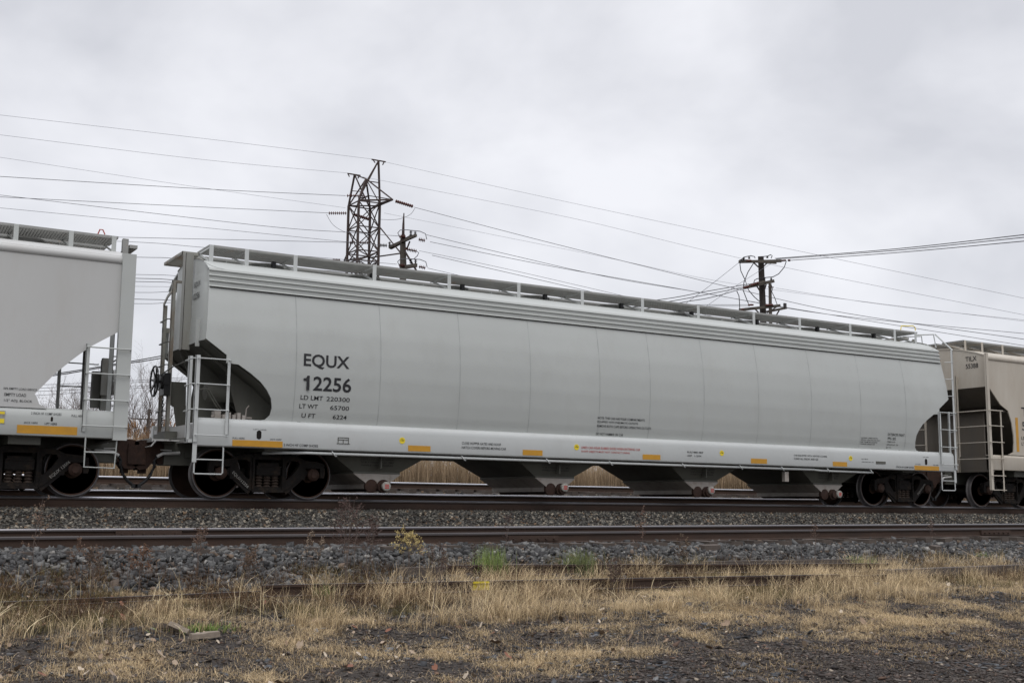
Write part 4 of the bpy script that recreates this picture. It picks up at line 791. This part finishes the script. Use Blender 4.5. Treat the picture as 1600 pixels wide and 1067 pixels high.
for i, (pts, lb) in enumerate((([(-80,606),(86,584),(190,567),(258,555),(520,505)],'upper of two dark cables climbing to the right behind the car ends'),([(-80,609),(86,586.5),(190,569),(258,558.5),(520,510)],'lower of two dark cables climbing to the right behind the car ends'),([(-60,603),(70,601),(200,595),(330,587)],'upper low wire seen through the bushes between the cars'),([(-60,608),(70,606),(200,598),(330,590)],'second low wire seen through the bushes'),([(-60,614),(70,611),(205,604),(330,596)],'third low wire seen through the bushes'),([(-60,622),(70,617),(205,607),(330,600)],'fourth low wire seen through the bushes'))):
    wire(lb, pts, (44,46) if i < 2 else (60,60), .026 if i < 2 else .016, 'wiredark' if i < 2 else 'wire', (.3,0))
wire('thin shield wire falling from the taller pylon peak to the right edge', [(600,253),(850,308),(1256,394),(1600,466)], (T,70), .014, 'wirepale', (0,.4))
wire('thin shield wire falling from the lower pylon peak past the dark pole', [(560,276),(600,283),(894,341),(1150,402),(1600,492)], (T,70), .014, 'wirepale', (0,.4))
wire('dark conductor from the right hand insulator string of the pylon', [(647,324),(850,377),(1145,450),(1320,489),(1600,530)], (90,70), .024, 'wire', (0,.4))
wire('faint wire passing behind the dark pole under the shield wires', [(600,333),(931,399),(1162,446),(1600,502)], (94,74), .013, 'wirepale', (0,.4))
wire('wire from the upper insulator of the spiked pole towards the dark pole', [(666,367),(787,396),(950,433),(1100,458),(1300,492),(1600,521)], (62,58), .017, 'wire', (0,.4))
wire('wire just under it from the side insulator of the spiked pole', [(672,378),(850,414),(1037,447),(1250,484),(1600,540)], (62,58), .017, 'wire', (0,.4))
wire('wire falling from the middle insulator of the spiked pole to the car roof', [(675,399),(850,439),(1100,497)], (62,60), .017, 'wire', (0,.3))
wire('paired wire beside it falling to the car roof', [(655,392),(790,420),(1050,480)], (64,60), .013, 'wire', (0,.3))
wire('wire from the lowest insulator of the spiked pole to the car roof', [(668,419),(760,440),(900,470)], (62,60), .015, 'wire', (0,.3))
wire('thin wire from the slim pale pole to the right edge', [(1212,450),(1380,476),(1600,500)], (64,58), .012, 'wirepale', (0,.4))
wire('top one of three heavy cables leaving the dark pole towards the upper right', [(1211,404),(1400,389),(1600,367)], (52,38), .020, 'wiredark', (0,.6))
wire('middle one of three heavy cables leaving the dark pole towards the upper right', [(1213,405),(1400,391.5),(1600,371)], (52,38), .018, 'wiredark', (0,.6))
wire('lowest of three heavy cables leaving the dark pole towards the upper right', [(1234,407),(1400,395),(1600,377)], (52,38), .018, 'wiredark', (0,.6))
wire('uppermost of three cables dropping left from the middle crossarm of the dark pole', [(900,484),(1040,467),(1100,456),(1170,444)], (46,52), .020, 'wiredark', (.3,0))
wire('middle of three cables dropping left from the middle crossarm of the dark pole', [(900,493),(1040,472),(1100,461),(1165,448)], (46,52), .020, 'wiredark', (.3,0))
wire('lowest of three cables dropping left from the middle crossarm of the dark pole', [(900,502),(1060,473.5),(1110,465),(1160,451)], (46,52), .020, 'wiredark', (.3,0))
wire('upper level wire reaching the lowest crossarm of the dark pole', [(900,477),(1080,476.2),(1168,476.3)], (50,52), .014, 'wiredark', (.3,0))
wire('lower level wire reaching the lowest crossarm of the dark pole', [(900,481),(1080,478.6),(1172,478.6)], (50,52), .012, 'wiredark', (.3,0))
wire('guy wire with a black bead falling left from the top crossarm of the dark pole', [(1040,497),(1103,451),(1155,410)], (40,52), .012, 'wire', (.2,0))
wire('second guy wire with a bead passing behind the dark pole', [(1070,502),(1145,450),(1208,410)], (40,52), .010, 'wire', (.2,0))
wire('slack jumper loop hanging left of the pylon', [(510,335),(520,351),(535,361),(546,364)], (93,93), .02, 'wire')
wire('slack jumper loop hanging right of the pylon', [(648,326),(640,336),(620,343),(592,343)], (90,92), .02, 'wire')
# ------------------------------------------------------------------ reeds
def blades(name, P, H, Wd, bend, base, tip, label, m='blade', segs=3, cvar=.5, cat='grass', kind='stuff', lean=None, wind=(0,0), parent=None):
    n = len(P); ang = rng.uniform(0, 6.283, n); la = rng.uniform(0, 6.283, n); b = np.abs(rng.normal(0, bend, n))*H
    dx, dy = np.cos(la)*b+wind[0]*H, np.sin(la)*b+wind[1]*H; wx, wy = np.cos(ang)*Wd/2, np.sin(ang)*Wd/2
    V = []; C = []; base = np.array(base); tip = np.array(tip); cv = rng.uniform(1-cvar, 1+cvar, (n,1))
    for k in range(segs+1):
        t = k/segs; w = (1-t)**.6 if k < segs else .04; z = H*(t-.25*(b/np.maximum(H,1e-6))*t*t)
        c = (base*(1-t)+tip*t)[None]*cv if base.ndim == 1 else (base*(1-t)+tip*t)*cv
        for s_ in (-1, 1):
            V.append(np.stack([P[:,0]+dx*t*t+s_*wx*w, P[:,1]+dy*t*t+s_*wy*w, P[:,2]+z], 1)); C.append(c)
    V = np.stack(V, 1); C = np.stack(C, 1); nv = 2*(segs+1); F = []
    for k in range(segs): F.append(np.array([2*k,2*k+1,2*k+3,2*k+2]))
    F = (np.array(F)[None]+(np.arange(n)*nv)[:,None,None]).reshape(-1,4)
    return npmesh(name, V.reshape(-1,3), F, M[m], C.reshape(-1,3), kind=kind, label=label, cat=cat, parent=parent)
def vis2(P, x0, x1):
    d = P-np.array(CAMP); z = d@np.array(_F); X = 800+FPX*(d@np.array(_R2))/z; return (X > x0)&(X < x1)
n = 76000; x = rng.uniform(-2, 62, n); y = 11.9+rng.gamma(1.4, 1.1, n); P = np.stack([x, y, gz(x,y)-.05], 1); P = P[vis2(P, 0, 1640)]; n = len(P)
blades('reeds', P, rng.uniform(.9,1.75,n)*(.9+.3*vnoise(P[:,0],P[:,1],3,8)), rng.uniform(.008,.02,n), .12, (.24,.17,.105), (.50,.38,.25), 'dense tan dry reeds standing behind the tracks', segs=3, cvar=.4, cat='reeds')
# plumes on the reeds
n = 2600; x = rng.uniform(-2, 60, n); y = 12.1+rng.gamma(1.4, 1.0, n); P = np.stack([x, y, gz(x,y)+rng.uniform(1.25,1.85,n)], 1); P = P[vis2(P, 0, 1640)]
k = 7; Q = np.repeat(P, k, 0)+rng.normal(0,.03,(len(P)*k,3)); blades('reed_plumes', Q, rng.uniform(.12,.28,len(Q)), rng.uniform(.02,.045,len(Q)), .5, (.20,.115,.065), (.34,.22,.13), 'feathery brown seed plumes on top of the reeds', segs=2, cvar=.35, cat='reeds')
# ------------------------------------------------------------------ bare shrubs and trees behind
def shrub(loc, h, label, seed, nst=5, spread=.5, r0=.035, name='bare_shrub', grp='bare shrubs beyond the reeds', depth=5, dens=3):
    rs = random.Random(seed); o = empty(name, loc, label, 'shrub', grp); st = MB(); tw = MB()
    def grow(p, d, L_, r, lev):
        pts = [p]; q = p
        for i in range(3):
            d = (d+Vector((rs.gauss(0,.13), rs.gauss(0,.13), rs.gauss(.03,.08)))).normalized(); q = q+d*L_/3; pts.append(q)
        (st if lev < 2 else tw).tube(pts, r, 5 if lev < 2 else 3, r*.62)
        if lev < depth:
            for k in range(dens if lev else dens+1):
                t = rs.uniform(.35, 1); base_ = pts[0].lerp(pts[-1], t) if k else pts[-1]; i = min(2, int(t*3)); base_ = pts[i].lerp(pts[i+1], t*3-i) if k else pts[-1]
                a = Vector((rs.gauss(0,1), rs.gauss(0,1), rs.gauss(.35,.6))).normalized(); grow(base_, (d*.75+a*.62).normalized(), L_*rs.uniform(.52,.78), r*.58, lev+1)
    for k in range(nst):
        a = rs.uniform(0, 6.28); p = Vector(loc)+Vector((rs.gauss(0,.15), rs.gauss(0,.15), 0)); grow(p, Vector((math.cos(a)*spread*rs.random(), math.sin(a)*spread*rs.random(), 1)).normalized(), h*rs.uniform(.30,.42), r0*rs.uniform(.7,1.1), 0)
    st.build('stems', M['twig'], o); tw.build('twigs', M['twig'], o); return o
for i, (xx, dd, h, lb) in enumerate(((75,42,4.2,'bare grey shrub seen through the left car end opening'),(108,46,5.6,'taller bare shrub behind the left car end ladder'),(138,40,4.6,'bare shrub beside the dark post under the left car'),(222,38,5.0,'reddish bare shrub rising in the gap between the cars'),(246,44,4.2,'low twiggy shrub behind the brake wheel of the middle car'),(205,50,4.0,'faint bare shrub close to the left car corner post'),(1432,64,6.5,'bare shrub showing through the right end opening of the middle car'),(20,44,4.6,'bare shrub mostly hidden behind the left car'))):
    g = px(xx, 780, dd); shrub(Vector((g.x, g.y, .1)), h, lb, 40+i, nst=4 if i != 6 else 3)
g = px(226, 780, 40); o = empty('fence_post', (g.x, g.y, .1), 'slim grey post standing among the shrubs between the cars', 'post'); mb = MB(); mb.tube([(g.x,g.y,.1),(g.x,g.y,3.1)], .05, 8); mb.bar((g.x-.6,g.y,2.75),(g.x+.6,g.y,2.75),.04); mb.build('post_shaft', M['pole'], o)
# ------------------------------------------------------------------ scrap rails in the weeds
def scrap(label, a, b, paint=None, hd=.15):
    a = Vector((a[0], a[1], float(gz(np.array(a[0]),np.array(a[1])))+a[2])); b = Vector((b[0], b[1], float(gz(np.array(b[0]),np.array(b[1])))+b[2]))
    o = empty('scrap_rail', a, label, 'rail', 'old rails lying in the weeds'); d = (b-a).normalized(); side = Vector((-d.y, d.x, 0)).normalized(); up = side.cross(-d).normalized(); up = up if up.z > 0 else -up
    mb = MB(); pr = [(-.065,0),(.065,0),(.065,.012),(.01,.03),(.01,hd-.035),(.034,hd-.03),(.034,hd),(-.034,hd),(-.034,hd-.03),(-.01,hd-.035),(-.01,.03),(-.065,.012)]; n = len(pr)
    mb.add([a+side*p+up*q for p,q in pr]+[b+side*p+up*q for p,q in pr], [(i,(i+1)%n,n+(i+1)%n,n+i) for i in range(n)]+[tuple(range(n)), tuple(range(n,2*n))]); mb.build('rail_body', M['railweb'], o)
    mb = MB(); q = hd+.002; mb.add([a-side*.03+up*q, a+side*.03+up*q, b+side*.03+up*q, b-side*.03+up*q], [(0,1,2,3)]); mb.add([a-side*.064+up*.016,a-side*.05+up*.02,b-side*.05+up*.02,b-side*.064+up*.016],[(0,1,2,3)]); mb.build('pale_edge', M['rim'], o)  # lighter strips along the head top and one foot edge
    if paint:
        c = a.lerp(b, paint); mb = MB(); e = side*(-.0125) if (side.y > 0) else side*.0125
        mb.add([c+e+up*.03, c+d*.26+e+up*.03, c+d*.25+e*1.2+up*(hd-.04), c+d*.01+e*1.2+up*(hd-.04)], [(0,1,2,3)]); mb.add([c+e*2.8+up*(hd-.03), c+d*.25+e*2.8+up*(hd-.03), c+d*.24+e*2.8+up*(hd-.002), c+d*.01+e*2.8+up*(hd-.002)], [(0,1,2,3)]); mb.build('paint_mark', M['yellowp'], o)
def gp(x, y, z0=0):      # where the view through a pixel meets the ground
    d = _F*FPX+_R2*(x-800)-_U2*(y-533.5); t = .004
    while t < .02:
        p = Vector(CAMP)+d*t
        if p.z < float(gz(np.array(p.x), np.array(p.y)))+z0: return p
        t += .00001
    return p
def scr(label, p1, p2, paint=None, zz=(.02,.02), hd=.15):
    a, b = gp(*p1), gp(*p2); scrap(label, (a.x,a.y,zz[0]), (b.x,b.y,zz[1]), paint, hd)
scr('long rusty scrap rail in the weeds at left, running to the foreground', (-40,952), (412,932), None, (.0,.0), .07)
scr('rusty scrap rail with a dab of yellow paint, lying in the dry grass', (408,936), (1310,914), .31, (.02,.02))
scr('scrap rail behind the yellow marked one, mostly hidden by grass', (700,905), (1390,898), None, (.05,.05))
scr('short scrap rail end at right in front of the timber baulk', (1130,918), (1385,909), None, (.02,.02), .10)
for lb, p1, p2, w in (('dark timber baulk lying in the grass below the ballast at right', (1380,905), (1640,893), .24),('half buried old timber along the foot of the ballast', (620,905), (840,897), .14),('dark old timber at the foot of the ballast, right of centre', (1100,892), (1400,886), .14)):
    a, b = gp(*p1), gp(*p2); o = empty('old_timber', a, lb, 'timber', 'old timbers in the weeds'); mb = MB(); mb.bar(a+Vector((0,0,.06)), b+Vector((0,0,.06)), w, .2); mb.build('beam', M['tie'], o)
# broken board in the foreground
for lb, x, y, L_, w, rz_, tilt in (('pale broken board propped up in the foreground grass', 280, 990, .26, .10, 2.2, .6),('dark split stick of wood beside the pale broken board', 262, 986, .30, .05, 2.7, .15),('grey flat board half buried behind the broken board', 320, 1000, .30, .08, .2, .05),('rusty brown rock lying on the ballast at right', 1462, 862, .30, .2, .3, .1),('reddish splintered tie chunk on the ballast right of centre', 1110, 862, .42, .2, .1, .05)):
    p = gp(x, y); rs = random.Random(int(x)); q = Euler((tilt, -tilt*.5, rz_)).to_quaternion(); vs = []
    for i in range(6):
        u = -L_/2+L_*i/5; ww = w/2*(1-.25*abs(i-2.5)/2.5*rs.random()*2); h = .02+.012*rs.random()+(.05 if x > 1000 else 0)
        vs += [p+Vector((0,0,.05))+q@Vector((u,-ww,-h)), p+Vector((0,0,.05))+q@Vector((u,ww,-h*.8)), p+Vector((0,0,.05))+q@Vector((u,ww*.9,h)), p+Vector((0,0,.05))+q@Vector((u,-ww*.8,h*.9))]
    mb = MB(); mb.add(vs, [(0,1,2,3),(23,22,21,20)]+[(4*i+k,4*i+(k+1)%4,4*i+4+(k+1)%4,4*i+4+k) for i in range(5) for k in range(4)])
    o = mb.build('wood_scrap' if x != 1462 else 'rock', M['plank'] if x < 1000 and 'dark' not in lb else M['tie'], None, loc=p); tag(o, lb, 'scrap wood' if x != 1462 else 'rock')
# ------------------------------------------------------------------ dry grass
def gm(x, y): return 1-gravel_mask(x, y)
def tufts(name, x0, x1, y0, y1, dens, per, dfun, H, Wd, bend, base, tip, label, rad=.06, **k):
    P = scatter(x0, x1, y0, y1, dens, dfun); n = len(P); Q = np.repeat(P, per, 0); Q[:,:2] += rng.normal(0, rad, (len(Q),2)); Q[:,2] = gz(Q[:,0],Q[:,1])-.01
    hs = np.repeat(rng.uniform(.6,1.3,n), per)*rng.uniform(H[0],H[1],len(Q)); return blades(name, Q, hs, rng.uniform(Wd[0],Wd[1],len(Q)), bend, base, tip, label, **k)
tall = lambda x,y: np.clip((vnoise(x,y,1.1,51)-.38)*3.6,0,1)*np.clip((vnoise(x,y,.3,52,2)-.28)*4,.08,1)*np.clip(gm(x,y),0,1)
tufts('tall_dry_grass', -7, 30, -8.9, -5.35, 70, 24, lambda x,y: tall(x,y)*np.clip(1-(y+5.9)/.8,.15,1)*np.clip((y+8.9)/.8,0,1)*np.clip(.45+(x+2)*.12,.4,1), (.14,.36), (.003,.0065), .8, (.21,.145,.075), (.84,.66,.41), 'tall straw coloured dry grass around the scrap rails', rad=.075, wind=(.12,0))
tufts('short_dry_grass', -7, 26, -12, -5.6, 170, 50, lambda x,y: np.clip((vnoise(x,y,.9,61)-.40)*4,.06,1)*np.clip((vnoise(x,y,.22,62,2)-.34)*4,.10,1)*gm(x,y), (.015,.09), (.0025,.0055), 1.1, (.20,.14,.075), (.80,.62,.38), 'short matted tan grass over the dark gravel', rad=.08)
tufts('sparse_grass', -7, 16, -13, -9, 110, 22, lambda x,y: np.clip((vnoise(x,y,.6,71)-.52)*5,0,1), (.02,.06), (.002,.0045), .7, (.22,.15,.075), (.80,.60,.34), 'thin scraps of dry grass at the edge of the gravel lot', rad=.09)
tufts('olive_weeds', -7, 26, -7.8, -4.9, 75, 16, lambda x,y: np.clip((vnoise(x,y,1.1,81)-.48)*5,0,1)*np.clip(1.1-(x-2)*.05,.2,1), (.06,.20), (.003,.008), .45, (.055,.05,.025), (.20,.16,.07), 'olive and rust brown weeds at the foot of the ballast', rad=.08)
tufts('curled_grass', -6, 6, -8.8, -5.6, 1.7, 6, lambda x,y: gm(x,y), (.22,.45), (.006,.012), 1.0, (.42,.34,.20), (.62,.52,.34), 'curled broad pale grass blades at left', rad=.06, segs=5)
tufts('brown_weeds', -7, 28, -7.3, -5.0, 60, 18, lambda x,y: np.clip((vnoise(x,y,.8,91)-.42)*5,0,1)*np.clip(1.0-(x-4)*.04,.25,1), (.08,.26), (.003,.007), .55, (.045,.03,.02), (.15,.085,.045), 'dark rust brown weeds and dead stalks along the foot of the ballast', rad=.10)
# dead leaves
n = 2300; x = rng.uniform(-6, 14, n); y = rng.uniform(-11.2, -5.8, n); P = np.stack([x,y,gz(x,y)+.03], 1); P = P[vis(P)&(rng.random(n) < np.clip(.9-(x+4)*.09,.12,1))]; n = len(P)
V = []; C = []; a = rng.uniform(0,6.28,n); sz = rng.gamma(4,.0065,n); tl = rng.normal(0,.5,(n,2)); outl = [(-1,0),(-.5,.55),(.1,.4),(.5,.65),(1,0),(.5,-.5),(0,-.65),(-.5,-.4)]
cc = np.array([(.33,.25,.18),(.22,.15,.095),(.46,.38,.29),(.19,.075,.04)])[rng.choice(4, n, p=[.3,.45,.15,.10])]
for u, v in outl+[(0,0)]:
    X = (u*np.cos(a)-v*np.sin(a))*sz; Y = (u*np.sin(a)+v*np.cos(a))*sz; V.append(np.stack([P[:,0]+X, P[:,1]+Y, P[:,2]+X*tl[:,0]+Y*tl[:,1]+(abs(u)+abs(v))*sz*.2], 1)); C.append(cc)
V = np.stack(V,1).reshape(-1,3); C = np.stack(C,1).reshape(-1,3); F = (np.array([(i,(i+1)%8,8) for i in range(8)])[None]+(np.arange(n)*9)[:,None,None]).reshape(-1,3)
npmesh('leaf_litter', V, F, M['leaf'], C, kind='stuff', label='curled pale dead leaves scattered in the grass', cat='leaves')
# ------------------------------------------------------------------ single weeds
def clump(name, label, x, y, h, n, w, rad, base, tip, bend=.25, grp=None, m='blade', cat='weed'):
    p = gp(x, y); Q = np.repeat(np.array([[p.x,p.y,p.z]]), n, 0); Q[:,:2] += rng.normal(0, rad, (n,2)); return tag(blades(name, Q, rng.uniform(.4,1,n)*h, rng.uniform(w*.5,w,n), bend, base, tip, label, segs=4, cat=cat, kind=None), None, None, grp)
GRN = ((.07,.11,.03),(.26,.34,.10))
clump('green_weed', 'bright green feathery weed at the foot of the ballast, centre', 766, 903, .52, 420, .009, .12, *GRN, bend=.18, grp='green weeds')
clump('green_weed', 'dull green bushy weed behind the scrap rail, right of centre', 905, 900, .48, 420, .011, .13, (.06,.07,.03), (.20,.23,.09), bend=.3, grp='green weeds')
clump('green_weed', 'small green weed on the ballast edge at right', 1345, 890, .30, 240, .010, .16, *GRN, bend=.3, grp='green weeds')
clump('green_weed', 'little green weed beside the old sticks at far right', 1536, 875, .2, 120, .008, .08, *GRN, bend=.3, grp='green weeds')
tag(clump('clover_patch', 'low green clover patch beside the broken board', 320, 985, .09, 260, .02, .16, *GRN, bend=.6), kind='stuff')
clump('green_weed', 'small green tuft in the scrap rail grass at left of centre', 505, 935, .22, 90, .007, .07, *GRN, bend=.3, grp='green weeds')
def dead_weed(label, x, y, h, seed, col=(.11,.065,.045), n=1, flower=None, spread=.25, grp='dead standing weeds', fsz=.018, nb=16):
    rs = random.Random(seed); p = gp(x, y); o = empty('dead_weed', p, label, 'weed', grp); st = MB(); hd = []; h *= 1.3; fsz *= 1.6; spread *= 1.25
    for k in range(n):
        q = p+Vector((rs.gauss(0,.05), rs.gauss(0,.05), -.02)); top = q+Vector((rs.gauss(0,.08)*h+.03, rs.gauss(0,.05), h*rs.uniform(.75,1))); mid = q.lerp(top,.5)+Vector((rs.gauss(0,.03),0,0)); st.tube([q,mid,top], .005, 5, .002)
        for b in range(nb):
            t = rs.uniform(.45, 1); a = q.lerp(top, t); d = Vector((rs.gauss(0,1), rs.gauss(0,.7), rs.uniform(.3,1.2))).normalized()*h*spread*(1.25-t)*rs.uniform(.5,1.2); e = a+d; st.tube([a, a+d*.6+Vector((0,0,-.01)), e], .002, 3, .0012)
            for c in range(16 if flower else 9): hd.append(a.lerp(e, rs.uniform(.55 if flower else .3,1.08))+Vector((rs.gauss(0,.012), rs.gauss(0,.012), rs.gauss(0,.012))))
    m = mat('weed_tint', flower or col, .85, 0, .3, 20); st.build('stem', M['twig'], o); hm = MB()
    for c in hd:
        r = fsz*rs.uniform(.3,.7); d = [Vector((rs.gauss(0,1),rs.gauss(0,1),rs.gauss(0,1))).normalized()*r for _ in range(4)]; hm.add([c+v for v in d], [(0,1,2),(0,2,3),(0,3,1),(1,3,2)])
    tag(hm.build('seed_heads', m, o), kind='stuff')
    return o
dead_weed('yellow brown goldenrod gone to seed against the near rail', 634, 898, .52, 3, n=4, flower=(.46,.36,.15), spread=.42, fsz=.017, nb=10)
for i, (x, y, h, lb, c, n_) in enumerate(((46,925,.95,'tall brown weed at the left edge reaching over the near rail',(.17,.11,.075),1),(108,905,.45,'short dead weed right of the tall one at left',(.15,.09,.06),1),(306,905,.55,'dead weed with rusty heads in front of the near rail, left',(.13,.075,.05),2),(300,872,.36,'small round headed dead weed against the near rail',(.14,.10,.075),1),(540,920,.95,'dark reddish brown branching weed, left of the yellow one',(.085,.05,.042),5),(566,905,.70,'second dark bushy weed just left of the yellow one',(.09,.055,.045),3),(470,890,.44,'pale flat topped dead weed in the ballast',(.24,.18,.13),1),(495,892,.40,'second pale flat topped dead weed in the ballast',(.24,.18,.13),1),(668,985,.85,'thin bare dead stem rising from the grass below the yellow mark',(.08,.055,.045),1),(676,910,.45,'dead weed by the rail right of the yellow one',(.12,.08,.06),2),(726,935,.62,'upright thin stem left of the green weed',(.07,.05,.045),1),(782,895,.8,'tall thin dark stem right of the green weed',(.07,.045,.04),1),(1012,905,.85,'tall rusty dead weed right of centre, over the near rail',(.14,.08,.055),1),(1268,880,.58,'thin dead weed against the near rail at right',(.12,.075,.055),1),(1455,860,.55,'dead weed against the near rail near the right edge',(.11,.07,.055),1),(960,930,.42,'dark brown weed in the grass right of the dull green one',(.10,.065,.05),3),(1065,900,.5,'brown weed above the scrap rails, right of centre',(.13,.09,.06),2),(140,930,.5,'brown weed among curled grass at left',(.14,.09,.06),3),(216,925,.45,'rust coloured weed in the left weeds',(.16,.085,.05),3),(385,915,.42,'low brown weed near the left scrap rail',(.13,.08,.05),3))):
    dead_weed(lb, x, y, h, 100+i, c, n=n_, spread=.20 if n_ < 3 else .30, fsz=.016)
# sticks on the ballast at right
for i, (a, b, lb) in enumerate((((1495,860),(1540,885),'upper grey stick leaning on the ballast at right'),((1500,868),(1550,882),'second grey stick on the ballast at right'),((1490,878),(1525,892),'lowest grey stick on the ballast at right'))):
    p, q = gp(*a), gp(*b); mb = MB(); mb.tube([p+Vector((0,0,.05)), p.lerp(q,.5)+Vector((0,0,.07)), q+Vector((0,0,.03))], .014, 6, .008); tag(mb.build('stick', M['plank'], None, loc=p), lb, 'stick', 'sticks on the ballast')
